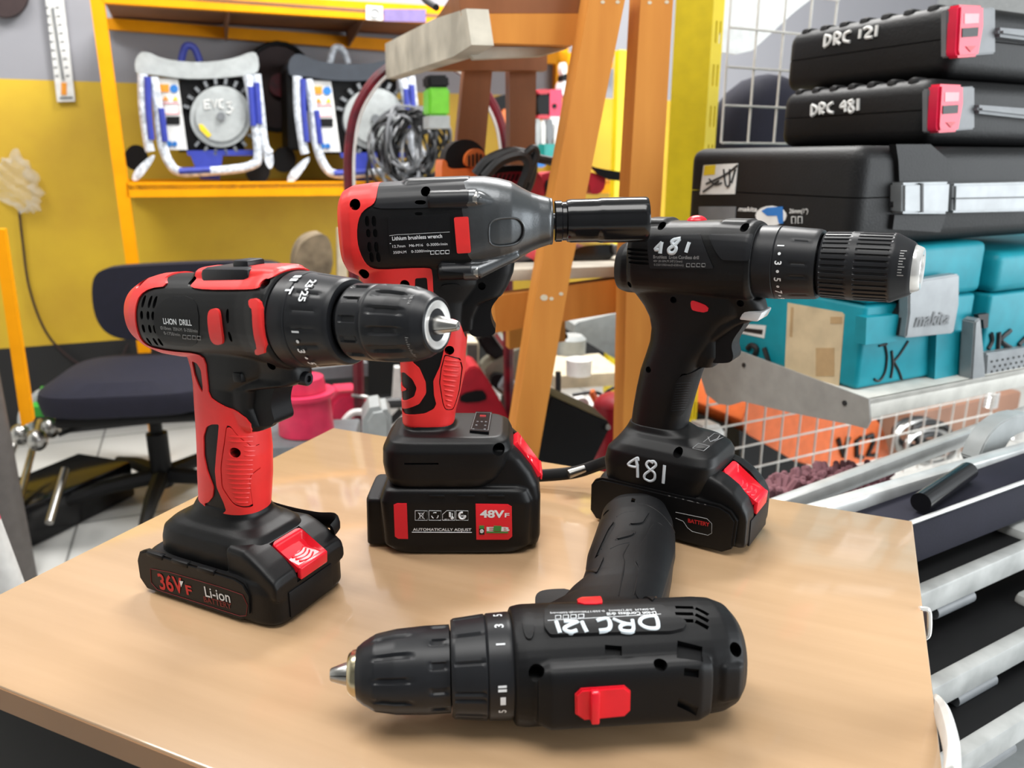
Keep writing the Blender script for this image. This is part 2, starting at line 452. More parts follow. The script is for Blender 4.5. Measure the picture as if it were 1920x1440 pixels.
loftz(b, [(114.5, -34, -19, 10), (118.5, -36, -17, 12), (129, -40, -21, 13.5), (141, -40, -18, 14), (146, -40, 8, 12.5), (149, -40, 13, 11), (154, -40, 12.5, 12), (165, -40, 10, 16)], p=3.2, k=K)
b2 = BM()
loftx(b, [(-58, 205, 6, 10, 4), (-55, 205, 7.5, 12, 4), (-2, 206, 7.5, 13, 4), (6, 206, 7, 13, 4)], tilt=SL1, k=K)
t1.body(b, .8, 5)
# the foot that takes the battery: a body of its own, fused into the housing
bf = BM()
loftz(bf, [(22, -98, -16, 27.5, 5), (24, -100, -14.5, 29.5, 5), (38, -99, -13.5, 29.5, 5), (45, -97.5, -15, 28, 5), (49, -94, -18, 24.5, 4), (52, -88, -24, 20.5, 3.2), (56, -82, -30, 18.2, 3), (63, -78, -32, 17, 2.6)], k=K)
foot1 = remesh(bf, .9*K, 4); fbvh1 = t1.mkbvh(foot1)
for p in ((140, 178), (415, 165), (805, 180), (840, 628)):
    h = t1.hit(*q1(p)); t1.cut_cyl(h, (0, 1, 0), 2.6, 7)
h = t1.hit(*q1((645, 1100))); t1.cut_cyl(h, (0, 1, 0), 3.3, 12)
for rx, ry, n in ((150, 278, 3), (140, 352, 3), (150, 425, 3), (180, 495, 3)):
    for i in range(n):
        h = t1.hit(*q1((rx+i*27-(8 if i == 0 else 0), ry+i*2))); t1.cut_slot(h, 2.6, 7 if ry < 300 else 5.2, 3, ang=-.12)
for x, y, a in ((600, 358, 8), (615, 470, 6)):
    h = t1.hit(*q1((x, y))); t1.cut_slot(h, 2.2, a, 3)
t1.bake_cuts()
body1 = t1.add('housing', t1.raw.copy(), M['black'], cut=True)
t1.add('battery_foot', foot1.copy(), M['black'])
# red overmould pieces
A = t1.xz([(965, 120), (830, 150), (800, 185), (755, 214), (405, 211), (425, 160), (440, 112)], q1)
fr = A+[('x')] if 0 else A
topA = A+[(A[-1][0], 235), (A[0][0]+3, 240)]
t1.add('red_overmould', t1.over(topA, .9, it=2), M['red'], cut=True, label='red rubber top cover')
Bp = t1.xz([(318, 125), (285, 190), (185, 203), (130, 240), (107, 300), (103, 370), (116, 440), (140, 490), (180, 520), (290, 546), (440, 560), (484, 592), (495, 700), (500, 790), (560, 835), (690, 895), (745, 960), (785, 988), (848, 995)], q1)
Bp += [(-14, 100), (-14, 30), (-110, 30), (-110, 120), (-140, 150), (-150, 200), (-130, 230), (Bp[0][0]-2, 230)]
HO = t1.xz([(412, 600), (440, 612), (462, 650), (472, 740), (470, 775), (450, 740), (425, 670)], q1)
H1 = t1.xz([(560, 945), (520, 945), (490, 960), (475, 1010), (478, 1120), (495, 1200), (530, 1290), (525, 1340), (500, 1372), (480, 1375), (485, 1395), (520, 1425), (580, 1432), (600, 1415), (585, 1370), (548, 1290), (538, 1200), (550, 1060)], q1)
red1 = t1.over(Bp, .9, it=1)
for hh in (HO, H1):
    bb = BM(); prism_xz(bb, [(x*K, z*K) for x, z in rc(hh, 1.5)], -.09, 0); bmesh.ops.recalc_face_normals(bb, faces=bb.faces)
    mm = bpy.data.meshes.new('t'); bb.to_mesh(mm); bb.free(); red1 = boolean(red1, mm, 'DIFFERENCE')
# groove line round the ribbed pad
pad = t1.xz([(600, 950), (585, 1060), (568, 1180), (575, 1290), (640, 1385), (690, 1400), (740, 1392), (800, 1360), (835, 1180), (842, 1100), (845, 1020), (800, 1045), (720, 1040), (660, 1000), (625, 955)], q1)
pc = (sum(p[0] for p in pad)/len(pad), sum(p[1] for p in pad)/len(pad))
for (kx, kz), op in (((1, 1), 'g'),):
    inner = [(pc[0]+(x-pc[0])*.93, pc[1]+(z-pc[1])*.955) for x, z in pad]
    ring = boolean(t1.over(pad, 2.2, y1=-3, it=-2), t1.over(inner, 3.2, y1=-2, it=-2), 'DIFFERENCE')
    # keep only a shallow groove: the ring minus the slimmer body
    red1 = boolean(red1, ring, 'DIFFERENCE')
handle1 = t1.add('red_overmould', red1, M['red'], cut=True, label='red rubber grip and rear cover')
rb = BM()
for i in range(15):
    yy = 1010+i*25.5; xl = 610-max(0, (yy-1010))*.08 if yy < 1200 else 594+(yy-1200)*.32; xr = 765 if yy < 1200 else 765-(yy-1200)*.24
    if 1055 < yy < 1135: xl = 690
    pts = [t1.hit(*q1((xl+(xr-xl)*j/6, yy+4*math.sin(j/6*3.1)))) for j in range(7)]
    tube(rb, [(p+Vector((0, -.75, 0)))*K for p in pts], [.3*K]+[.85*K]*5+[.3*K], n=8)
t1.addbm('grip_rib', rb, M['red'], handle1)['kind'] = 'stuff'
# red side tabs
def side_tab(t, poly, th, m, name='side_tab', base=None, it=2, parent=None):
    return t.add(name, t.over(poly, th, y1=0, it=it, base=base), m, parent)
side_tab(t1, t1.xz([(503, 335), (525, 312), (565, 318), (575, 400), (592, 500), (560, 515), (525, 500), (508, 430)], q1), 1.5, M['red'])
side_tab(t1, t1.xz([(727, 262), (770, 258), (803, 285), (805, 390), (838, 548), (768, 570), (760, 540), (775, 530), (752, 440), (748, 320), (728, 300)], q1), 1.5, M['red'], it=1)
# rating plate and its printing
pl = side_tab(t1, t1.xz([(225, 250), (470, 245), (475, 520), (300, 520), (220, 480)], q1), .35, M['black2'], 'rating_plate')
tb = BM()
t1.text(tb, 'LI-ION  DRILL', (258, 398), (412, 408), .02, q=q1, lift=.7, height=3.3)
wt = t1.addbm('printed_text', tb, M['white'], pl)
tb = BM()
t1.text(tb, '\u00d810mm  35N.M  0-350/min', (242, 428), (445, 446), .0, q=q1, lift=.7, height=2)
t1.text(tb, '0-1750/min', (262, 456), (350, 466), .0, q=q1, lift=.7, height=2)
for i in range(4):
    a = (362+i*26, 478+i*2); h = [t1.hit(*q1(v)) for v in (a, (a[0]+19, a[1]+2), (a[0]+19, a[1]-17), (a[0], a[1]-19))]
    h.append(h[0])
    tube(tb, [(p+Vector((0, -.6, 0)))*K for p in h], .22*K, n=4)
t1.addbm('printed_text', tb, M['greyink'], pl)
# gear switch on top
F1 = axis_frame(0, 183.5, SL1)
a0, a1, a2 = t1.hit(*q1((475, 120))), t1.hit(*q1((740, 110))), t1.hit(*q1((690, 160)))
sw = BM(); xs0, xs1 = a0.x, a1.x
box(sw, Vector((xs0, -15, AX1((xs0+xs1)/2)+16.5)), Vector((xs1-xs0, 0, SL1*(xs1-xs0))), (0, 30, 0), (0, 0, 13), 3.4)
kx = xs0+(xs1-xs0)*.48
box(sw, Vector((kx, -7, AX1(kx)+27)), (12, 0, .5), (0, 14, 0), (0, 0, 7), 1.6)
sw.transform(Matrix.Scale(K, 4)); t1.addbm('gear_switch', sw, M['gunp'])
# torque collar
cb = BM()
lathe(cb, densify([(9, 0), (9, 25.5), (12, 27.2), (20, 27), (22, 26.6), (22.6, 25.9), (23.2, 26.4), (38, 24.6), (47, 23.6), (48.5, 22.6), (48.5, 19), (45, 18.5)], 1.6), 96, F1,
      fn=lambda s, a, r: r-(.7 if 26 < s < 43 and ((a/(2*math.pi)*16) % 1) < .07 else 0), cap=True)
col1 = t1.addbm('torque_collar', cb, M['gunp'], ang=30)
tb = BM()
for tx, an in (('1', -3), ('3', -28), ('5', -52), ('25', 40), ('23', 60)): collar_text(tb, tx, F1, 30.5 if an < 0 else 33, 26 if an < 0 else 25.6, an, 6.6, .03)
for an in (-15, -40, -63, 50): collar_dot(tb, F1, 30.5 if an < 0 else 33, 26 if an < 0 else 25.6, an, 1)
collar_text(tb, 'T', F1, 22, 26.7, 46, 8, .03)
collar_patch(tb, F1, 19, 24, 26.9, 60, 65); collar_patch(tb, F1, 19, 24, 26.9, 67, 72)
t1.addbm('printed_numbers', tb, M['white'], col1)
# chuck
ch = BM()
cprof = densify([(47, 16), (49.5, 16.5), (52, 20.3), (53, 20.7), (70, 20.6), (80, 20.4), (89, 19.4), (96, 17.3), (101, 14.4), (102, 13.6), (101.6, 12.5)], 1.0)
fl = chain(flutes(12, 1.3, .25, 54, 65, 0), flutes(12, 1.5, .3, 69, 93, .26, 6), lambda s, a, r: r-(.35 if 66.4 < s < 67.6 else 0))
lathe(ch, cprof, 192, F1, fl); chk1 = t1.addbm('chuck', ch, M['gunp'], ang=30)
rg = BM(); lathe(rg, [(100.4, 12.9), (102.0, 12.7), (102.4, 12.2), (102.2, 10), (101.6, 8.5), (101.2, 6.2), (97, 6)], 64, F1); t1.addbm('chuck_ring', rg, M['chrome'], chk1)
rg = BM(); lathe(rg, [(100, 14.8), (101.8, 14.4), (102.4, 13.4), (101.5, 12.8)], 64, F1); t1.addbm('nose_ring', rg, M['gunp'], chk1)
jw = BM()
for i in range(3):
    a0 = i*2*math.pi/3+.4
    prof = [(97, 5.4), (103, 5.0), (113, 2.6), (114, 2.2)]
    rings = []
    for s_, r_ in prof:
        ring = [F1 @ Vector((s_, .25*math.cos(a0), .25*math.sin(a0)))]
        for j in range(9):
            a = a0-1.0+j*.25; ring.append(F1 @ Vector((s_, r_*math.cos(a), r_*math.sin(a))))
        rings.append(ring)
    skinrings(jw, rings)
t1.addbm('chuck_jaws', jw, M['steel'], chk1)
wr = BM()
for (a, n, sz) in ((55, '3/8-24', 2.6),): 
    collar_text(wr, n, F1, 93.5, 18, a, sz, .0)
for i in range(12):
    collar_patch(wr, F1, 93.4, 94.4 if i % 3 else 95.2, 17.9, -10-i*4, -11.4-i*4)
t1.addbm('chuck_marking', wr, M['greyink'], chk1)
# trigger, light, direction button
tg = BM()
prism_xz(tg, [(x*K, z*K) for x, z in chaikin([(-26, 146), (-3, 146), (-5, 142), (-7.5, 136), (-8, 130), (-6, 123.5), (-9, 120), (-18, 118.5), (-26, 119)], 2)], -.0085, .0085)
bmesh.ops.recalc_face_normals(tg, faces=tg.faces)
sh = [e for e in tg.edges if e.is_manifold and e.calc_face_angle(0) > 1.2]
bmesh.ops.bevel(tg, geom=sh, offset=.0022, segments=3, affect='EDGES', clamp_overlap=True)
t1.addbm('trigger', tg, M['black2'])
lt = BM(); lathe(lt, [(-3, 0), (-3, 4.2), (2.6, 4.2), (3.4, 3.6), (3.4, 2), (1.5, 1.8), (1.5, 0)], 24, Matrix.Translation(Vector((12, -1, 150))*K) @ Matrix.Scale(K, 4)); t1.addbm('work_light', lt, M['gunp'])
db = BM(); box(db, Vector((-27, -17.5, 147))*K, (.007, 0, 0), (0, .035, 0), (0, 0, .006), .0012); t1.addbm('direction_button', db, M['black2'])
# battery
bt = BM()
loftz(bt, [(0, -104, 2, 31, 8), (1.5, -107, 4.5, 33, 8), (4, -108, 5.5, 34, 9), (22, -108, 5.5, 34, 9), (27.5, -105, 4.5, 33, 8), (29, -103, 3, 31, 7)], n=80, k=K)
loftx(bt, [(-34, 34, 13, 30, 7), (-20, 34.5, 12.5, 31, 7), (-13, 32.5, 11.5, 31.5, 7), (-4, 28.5, 10, 32, 7), (4, 25, 7.5, 32, 7), (5.5, 23, 5, 31.5, 7)], n=80, k=K)
R1 = (-14.5, 43.6, 6, 31.6, 12.8)
bat1 = t1.add('battery', rel_pocket(remesh(bt, .9*K, 3), *R1, 8), M['black'])
bvb1 = t1.mkbvh(bat1.data)
sp = BM()
for sy in (-1, 1):
    pts = [(-109, 9), (-103, 2), (-22, 1.5), (-13, 8), (-12, 21), (-17, 28), (-24, 30), (-100, 30.5), (-106, 28), (-109, 22)]
    prism(sp, [Vector((x, sy*30, z))*K for x, z in pts], Vector((0, sy*5.2*K, 0)))
bmesh.ops.recalc_face_normals(sp, faces=sp.faces)
bmesh.ops.bevel(sp, geom=[e for e in sp.edges if e.is_manifold and e.calc_face_angle(0) > .9], offset=.0012, segments=2, affect='EDGES', clamp_overlap=True)
side1 = t1.addbm('side_panel', sp, M['black'], bat1)
bvs1 = t1.mkbvh(side1.data)
# label on the side panel
def yface(y): return lambda t, p, q: t.hit(*q(p), y=y)
def ink_rect(t, bm, pts, q, y, r=.25, close=True):
    P = [t.hit(*q(p), y=y) for p in pts]; P = [Vector((p.x, y-.1, p.z))*K for p in P]
    tube(bm, P+([P[0]] if close else []), r*K, n=4)
def side_text(t, bm, txt, a, b, q, y, height=None, bold=0):
    A_, B_ = t.hit(*q(a), y=y), t.hit(*q(b), y=y); v, f, wd = textmesh(txt, bold); u = Vector((B_.x-A_.x, 0, B_.z-A_.z))/wd; n = Vector((-u.z, 0, u.x))
    if height: n = n.normalized()*height/.7
    text_to(bm, txt, lambda p, r: (Vector((A_.x, y-.25, A_.z))+u*p+n*r)*K, bold)
Y = -35.3
tb = BM(); side_text(t1, tb, '36', (248, 1145), (330, 1162), q1b, Y, 11, .02); side_text(t1, tb, 'V', (330, 1160), (385, 1172), q1b, Y, 10.5, .03); side_text(t1, tb, 'F', (400, 1176), (434, 1184), q1b, Y, 6.5, .03)
t1.addbm('printed_voltage', tb, M['redink'], bat1)
tb = BM(); side_text(t1, tb, 'Li-ion', (508, 1188), (652, 1224), q1b, Y, 7.0, .01)
P = [t1.hit(*q1b(p), y=Y-.2) for p in ((358, 1098), (380, 1102), (368, 1135))]; tb.faces.new([tb.verts.new(Vector((p.x, Y-.45, p.z))*K) for p in P])
t1.addbm('printed_text', tb, M['white'], bat1)
tb = BM(); side_text(t1, tb, 'BATTERY', (500, 1218), (660, 1262), q1b, Y, 3.8, .02)
ink_rect(t1, tb, [(190, 1030), (300, 1050), (590, 1135), (720, 1180), (748, 1240), (740, 1300), (705, 1302), (230, 1150), (195, 1110)], q1b, Y, .22)
t1.addbm('printed_frame', tb, M['dredink'], bat1)
nt = BM()
for x0 in (-98, -76, -54): box(nt, Vector((x0, -35.8, 27.2))*K, (.014, 0, 0), (0, .004, 0), (0, 0, .0036), .0008)
t1.addbm('side_clip', nt, M['black2'], bat1)
# release button (red scoop) on the sloping front
release(t1, bat1, *R1, lip=8)
fp = BM(); box(fp, Vector((5.0, -22, 4))*K, (.0013, 0, 0), (0, .040, 0), (0, 0, .017), .0005); t1.addbm('front_panel', fp, M['black2'], bat1)
# wrist strap behind the battery
st = BM(); tube(st, spline([Vector(p)*K for p in ((-98, 10, 42), (-104, 22, 43), (-94, 33, 43), (-50, 36, 38), (-20, 37, 38), (-2, 36, 41), (0, 28, 38))], 8), 1.5*K, n=8, flat=3.8); t1.addbm('wrist_strap', st, M['dark'])
# ================================================================== red and black impact wrench, middle
M2 = Matrix.Translation((-.04, .535, .75))
t2 = Tool('impact_wrench', 'red and black impact wrench standing in the middle with black socket fitted, battery marked 48V', 'impact wrench', M2)
q2 = qz(630, 320, 1/3); q2b = qz(680, 740, .2222)
SL2 = .022
b = BM()
loftx(b, [(-73.5, 226, 15, 12, 3), (-72.8, 226, 21, 18, 3), (-70, 226, 26, 22.5, 3), (-64, 226, 29, 25, 3), (-50, 226.5, 30, 26.5, 3), (-10, 227, 31, 27.5, 3), (14, 227, 31.5, 28, 3)], tilt=SL2, k=K)
loftz(b, [(89, -38, -2.5, 16), (97, -38, -1.5, 16.5), (110, -38.2, 2, 17), (127, -38, 6, 17), (140, -38, 6.5, 17), (152, -40, 8, 17), (165, -45, 9, 17), (178, -56, 12, 18), (190, -62, 20, 20), (202, -66, 20, 22)], p=2.8, k=K)
loftz(b, [(157, 2, 14, 11), (166, 2, 15, 12), (176, 2, 20, 13), (181, 2, 33, 13), (188, 2, 37.5, 12.5), (197, 2, 41, 12.5), (204, 2, 42, 12)], p=3.4, k=K)
# raised motor deck and bolt bosses
loftx(b, [(-31, 250, 7, 14, 4), (-28, 251, 8, 16, 4), (12, 251.5, 8, 16, 4)], tilt=SL2, k=K)
for (xa, xb, z, y) in ((-13, 13, 246.2, -24), (-8, 14, 199.8, -24)):
    cyl(b, Vector((xa, y, z-.5))*K, Vector((xb, y, z+.3))*K, 5*K)
t2.body(b, .8, 4)
bf = BM()
loftz(bf, [(48, -40, 25, 29, 6), (51, -47, 27, 32.5, 6), (57, -50, 33, 34.5, 6), (66, -51.5, 38, 35, 6), (77, -51, 40.5, 35, 6), (83, -46.5, 38, 32, 6), (86, -40, 33, 27.5, 6), (86.5, -36, 0, 18, 3), (89, -38, -2, 17, 2.6), (93, -37, -2, 16, 2.6)], n=64, k=K)
foot2 = remesh(bf, .9*K, 3); fb2 = t2.mkbvh(foot2)
c2foot = BM()
for p, r in (((1147, 465), 4.2), ((165, 650), 3.6)):
    h = t2.hit(*q2b(p), bvh=fb2); P = h*K; d = Vector((0, 1, 0)); cyl(c2foot, P-d*.012, P+d*.012, r*K, n=20)
for (x0, x1, z) in ((350, 640, 583),):
    a = t2.hit(*q2b((x0, z)), bvh=fb2); c = t2.hit(*q2b((x1, z)), bvh=fb2); box(c2foot, Vector((a.x, a.y-4, a.z-.7))*K, Vector((c.x-a.x, 0, c.z-a.z))*K, (0, .006, 0), (0, 0, .0014))
bmesh.ops.recalc_face_normals(c2foot, faces=c2foot.faces); cm = bpy.data.meshes.new('c'); c2foot.to_mesh(cm); c2foot.free()
for p, r in (((108, 190), 3.6), ((160, 578), 3.6), ((505, 117), 3.1), ((638, 1010), 3.3), ((820, 650), 2.6), ((388, 640), 3.2)):
    h = t2.hit(*q2(p)); t2.cut_cyl(h, (0, 1, 0), r, 8)
for ry, xs in ((285, (175, 213)), (352, (182, 221)), (430, (188, 227)), (487, (200, 238))):
    for x in xs:
        h = t2.hit(*q2((x, ry))); t2.cut_slot(h, 2.9, 6.6 if ry != 352 else 5.2, 3)
h = t2.hit(*q2((475, 178))); t2.cut_slot(h, 7, 2.6, 3); h = t2.hit(*q2((465, 242))); t2.cut_slot(h, 5, 2, 3)
t2.bake_cuts()
body2 = t2.add('housing', t2.raw.copy(), M['black'], cut=True)
t2.add('battery_foot', boolean(foot2.copy(), cm, 'DIFFERENCE'), M['black'])
# grey motor deck skin on top
dk = t2.xz([(238, 105), (228, 178), (205, 212), (400, 212), (560, 205), (800, 200), (800, 120)], q2); dk += [(14, 275), (-55, 275)]
t2.add('top_cover', t2.over(dk, .7, it=1), M['gunp'], cut=True)
# red overmould: back cap and grip
rp = t2.xz([(237, 105), (226, 160), (210, 190), (165, 215), (135, 250), (118, 320), (120, 400), (135, 460), (165, 520), (200, 548), (255, 556), (400, 548), (525, 546), (543, 560), (548, 700), (560, 830), (610, 820), (690, 840), (715, 900), (733, 935)], q2)
rp += [(12, 140), (12, 50), (-50, 50), (-60, 150), (-95, 190), (-95, 262), (rp[0][0]-.5, 275)]
rk = t2.over(rp, .9, it=1)
def diffxz(t, me, poly, it=2, y0=-.09, y1=0.0):
    bb = BM(); prism_xz(bb, [(x*K, z*K) for x, z in rc(list(poly), 1.4)], y0, y1); bmesh.ops.recalc_face_normals(bb, faces=bb.faces)
    mm = bpy.data.meshes.new('t'); bb.to_mesh(mm); bb.free(); return boolean(me, mm, 'DIFFERENCE')
rk = diffxz(t2, rk, t2.xz([(445, 605), (512, 600), (520, 700), (530, 830), (610, 1000), (585, 1100), (548, 1180), (552, 1260), (565, 1310), (550, 1340), (500, 1365), (430, 1372), (385, 1365), (372, 1320), (420, 1330), (470, 1310), (508, 1250), (505, 1190), (470, 1110), (430, 1075), (440, 1000), (440, 800)], q2))
rk = diffxz(t2, rk, t2.xz([(352, 1130), (385, 1130), (430, 1170), (455, 1220), (440, 1270), (400, 1290), (352, 1285), (345, 1240), (400, 1230), (345, 1180)], q2), 2)
pad = t2.xz([(612, 1030), (700, 1050), (715, 1100), (700, 1220), (680, 1290), (660, 1340), (615, 1345), (600, 1310), (580, 1190), (590, 1110)], q2)
pc = (sum(p[0] for p in pad)/len(pad), sum(p[1] for p in pad)/len(pad)); inner = [(pc[0]+(x-pc[0])*.90, pc[1]+(z-pc[1])*.955) for x, z in pad]
rk = boolean(rk, boolean(t2.over(pad, 2.2, y1=-3, it=-1.5), t2.over(inner, 3.2, y1=-2, it=-1.5), 'DIFFERENCE'), 'DIFFERENCE')
red2 = t2.add('red_overmould', rk, M['red'], cut=True, label='red rubber grip and back cap')
rb = BM()
for i in range(10):
    yy = 1062+i*28; xl = 608-(i*2 if i < 4 else 8-(i-4)*4); xr = 708-i*6.5
    pts = [t2.hit(*q2((xl+(xr-xl)*j/6, yy+10*j/6))) for j in range(7)]
    tube(rb, [(p+Vector((0, -.75, 0)))*K for p in pts], [.3*K]+[1.0*K]*5+[.3*K], n=8)
t2.addbm('grip_rib', rb, M['red'], red2)['kind'] = 'stuff'
side_tab(t2, t2.xz([(664, 262), (745, 258), (760, 460), (682, 465)], q2), 1.8, M['red'], it=-1.2)
side_tab(t2, t2.xz([(590, 640), (690, 635), (705, 655), (695, 678), (595, 675)], q2), 1.2, M['black'], 'direction_button')
side_tab(t2, t2.xz([(588, 512), (795, 500), (800, 560), (600, 565)], q2), .8, M['gunp'], 'lower_rail', it=-1.5)
plt = side_tab(t2, t2.xz([(290, 265), (640, 240), (650, 480), (305, 490)], q2), .4, M['black2'], 'rating_plate', it=-1.5)
tb = BM()
t2.text(tb, 'Lithium brushless wrench', (318, 392), (598, 377), .012, q=q2, lift=.8, height=2.5)
t2.text(tb, '12.7mm   M6-M16   0-3000r/min', (320, 433), (628, 418), 0, q=q2, lift=.8, height=1.7)
t2.text(tb, '350N.M    0-3200/min', (324, 467), (530, 456), 0, q=q2, lift=.8, height=1.7)
for pts, r in (([(302, 410), (648, 387)], .25), ([(300, 366), (345, 360), (420, 357), (500, 352), (640, 345)], .12)):
    t2.stroke(tb, pts, r, q2, bvh=t2.mkbvh(plt.data), smoothit=False)
for i in range(4):
    a = (533+i*28, 470-i*1); h = [t2.hit(*q2(v)) for v in (a, (a[0]+20, a[1]-1), (a[0]+20, a[1]-20), (a[0], a[1]-19))]; h.append(h[0])
    tube(tb, [(p+Vector((0, -.7, 0)))*K for p in h], .2*K, n=4)
t2.addbm('printed_text', tb, M['white'], plt)
# cast gear case with its bosses
gb = BM()
loftx(gb, [(8, 228, 31.2, 27.8, 2.9), (13, 228, 31.8, 28.6, 2.9), (22, 228.2, 31.6, 28.8, 2.6), (32, 228.6, 29.6, 27.8, 2.4), (40, 229, 27, 26, 2.3), (47, 229.2, 22.6, 23, 2.3), (53, 229.2, 19.4, 20, 2.3), (58, 229.3, 17.6, 18, 2.2), (65, 229.4, 15.6, 16, 2.2), (66.5, 229.4, 14.5, 15, 2.2)], n=64, tilt=SL2, k=K)
for (z, y) in ((246.2, -24), (199.8, -24)):
    cyl(gb, Vector((8, y, z))*K, Vector((17, y, z+.2))*K, 5.6*K)
    cyl(gb, Vector((17, y-.5, z+.2))*K, Vector((44, y*.72, (z-229)*.62+229))*K, 5.0*K, 3*K)
g = remesh(gb, .8*K, 3)
cb = BM()
P = [t2.hit(*q2(p), y=-27) for p in ((868, 275), (1000, 262), (1045, 285), (1062, 330), (1050, 390), (1005, 425), (868, 428), (858, 350))]
pp = chaikin([(p.x, p.z) for p in P], 2)
prism(cb, [Vector((x, -45, z))*K for x, z in pp], Vector((0, 29, 0))*K)
bmesh.ops.recalc_face_normals(cb, faces=cb.faces); m_ = bpy.data.meshes.new('c'); cb.to_mesh(m_); cb.free()
rec = boolean(inflated(g, -1.5*K), m_.copy(), 'INTERSECT'); g2 = boolean(g, m_, 'DIFFERENCE')
nose2 = t2.add('gear_case', g2, M['gun'], ang=50)
t2.add('case_recess', rec, M['gun'], nose2)
rr = BM(); gb_ = t2.mkbvh(nose2.data); hull_ = t2.mkbvh(g); PP = []
for x, z in pp:
    h = hull_.ray_cast(Vector((x, -60, z))*K, Vector((0, 1, 0)))[0]
    if h is not None: PP.append(h+Vector((0, .0001, 0)))
tube(rr, [p_ for i_, p_ in enumerate(PP) if i_ == 0 or (p_-PP[i_-1]).length > 1e-5], .0007, 8, closed=True); t2.addbm('highlight_bead', rr, M['gun'], nose2)  # bead added round the recess so its edge catches a highlight
bb = BM()
for (z, y) in ((246.4, -25), (200, -25)): cyl(bb, Vector((15, y, z))*K, Vector((20.5, y, z+.2))*K, 3.6*K, n=6); cyl(bb, Vector((15, y, z))*K, Vector((17.8, y, z+.1))*K, 4.6*K)
t2.addbm('bolt', bb, M['steel'], nose2)
F2 = axis_frame(0, 229.2, SL2)
fr = BM(); lathe(fr, [(64, 0), (64, 15.6), (66.8, 15.4), (67.3, 14.6), (66.6, 13.2), (65.5, 9), (66, 8.6), (66.2, 5.5), (71, 5.3), (71, 0)], 48, F2); t2.addbm('anvil', fr, M['gun'], nose2)
sk = BM()
lathe(sk, densify([(68.5, 0), (68.5, 13.0), (69.3, 13.7), (73.2, 13.7), (73.9, 12.9), (76.4, 12.9), (77.2, 13.9), (79.5, 14.4), (97, 14.5), (98.5, 14.7), (99.4, 15.0), (130, 15.0), (131.2, 14.4), (131.2, 12), (126, 11.5), (112, 11.2), (112, 0)], 3), 72, F2)
t2.addbm('impact_socket', sk, M['gloss'], ang=30, label='long glossy black socket')
tg = BM()
prism_xz(tg, [(x*K, z*K) for x, z in chaikin([(8, 184), (33, 184), (31, 180.5), (26.5, 175), (25, 169), (26.5, 162), (29, 158), (27.5, 154.2), (20, 153.5), (13, 153), (9, 158)], 2)], -.0095, .0095)
bmesh.ops.recalc_face_normals(tg, faces=tg.faces)
bmesh.ops.bevel(tg, geom=[e for e in tg.edges if e.is_manifold and e.calc_face_angle(0) > 1.2], offset=.0024, segments=3, affect='EDGES', clamp_overlap=True)
t2.addbm('trigger', tg, M['black2'])
# touch panel on the foot
pn = BM(); A_, B_, C_, D_ = [t2.hit(*q2b(p), bvh=fb2) for p in ((955, 150), (1090, 155), (1062, 325), (905, 310))]
zt = 87.2
def toptop(p): d = t2.lray(*q2b(p)); o, dd = d; return (o+dd*((zt*K-o.z)/dd.z))/K
Q = [toptop(p) for p in ((955, 148), (1092, 152), (1065, 322), (903, 308))]
prism(pn, [Vector((p.x, p.y, zt-1.5))*K for p in Q], Vector((0, 0, 2.2))*K); bmesh.ops.recalc_face_normals(pn, faces=pn.faces)
pno = t2.addbm('control_panel', pn, M['gloss'])
pt = BM()
def topink(bm, t, pts, z, r, q, close=False, top=toptop):
    P = [top(p) for p in pts]; P = [Vector((p.x, p.y, z))*K for p in P]; tube(bm, P+([P[0]] if close else []), r*K, n=4)
topink(pt, t2, [(958, 158), (1083, 161), (1058, 310), (915, 298)], zt+.8, .2, q2b, True)
for x, y in ((970, 235), (1005, 236), (1040, 237), (960, 265), (1035, 268), (935, 298), (1030, 300)):
    topink(pt, t2, [(x-8, y), (x+8, y+1)], zt+.8, .45, q2b)
t2.addbm('printed_text', pt, M['greyink'], pno)
pt = BM(); topink(pt, t2, [(990, 188), (1040, 190)], zt+.8, .9, q2b); t2.addbm('indicator_light', pt, M['redink'], pno)
# battery
bt = BM()
loftz(bt, [(0, -42, 44, 33, 7), (2, -47, 49, 35, 8), (7, -52, 54, 36, 10), (40, -53.5, 54.5, 36, 12), (48, -51, 52, 35, 10), (50, -49, 50, 33, 8)], n=80, k=K)
loftz(bt, [(4, 0, 59, 29, 9), (10, 0, 60.5, 30, 9), (40, 0, 60.5, 30, 9), (50, 0, 59, 30, 8), (60, 0, 54, 29.5, 8), (70, 0, 46.5, 29, 8), (76, 0, 41, 27, 7), (77.5, 0, 38, 25, 6)], n=80, k=K)
loftz(bt, [(2, -66, -40, 24, 8), (36, -65, -40, 24, 8), (38, -64, -40, 23, 8)], n=48, k=K)
R2 = (42.5, 76, 60, 51, 13)
btm = rel_pocket(remesh(bt, .9*K, 2), *R2, 7)
bat2 = t2.add('battery', btm, M['black'])
Y = -36.4
lb = BM()
def yface_poly(t, bm, pts, q, y, th=.35, it=1):
    P = [t.hit(*q(p), y=y) for p in pts]; pp = chaikin([(p.x, p.z) for p in P], it) if it else [(p.x, p.z) for p in P]
    prism_xz(bm, [(x*K, z*K) for x, z in pp], (y-.3)*K, (y+2)*K)
yface_poly(t2, lb, [(262, 930), (290, 918), (372, 918), (383, 1216), (300, 1214), (272, 1195)], q2b, Y, it=0)
bmesh.ops.recalc_face_normals(lb, faces=lb.faces); t2.addbm('printed_stripe', lb, M['redp'], bat2, label='red printed stripe'); lb = BM()
yface_poly(t2, lb, [(953, 922), (1225, 926), (1258, 945), (1262, 1195), (1230, 1222), (960, 1222)], q2b, Y, it=0)
bmesh.ops.recalc_face_normals(lb, faces=lb.faces); t2.addbm('printed_panel', lb, M['redp'], bat2, label='red printed panel with 48V')
tb = BM()
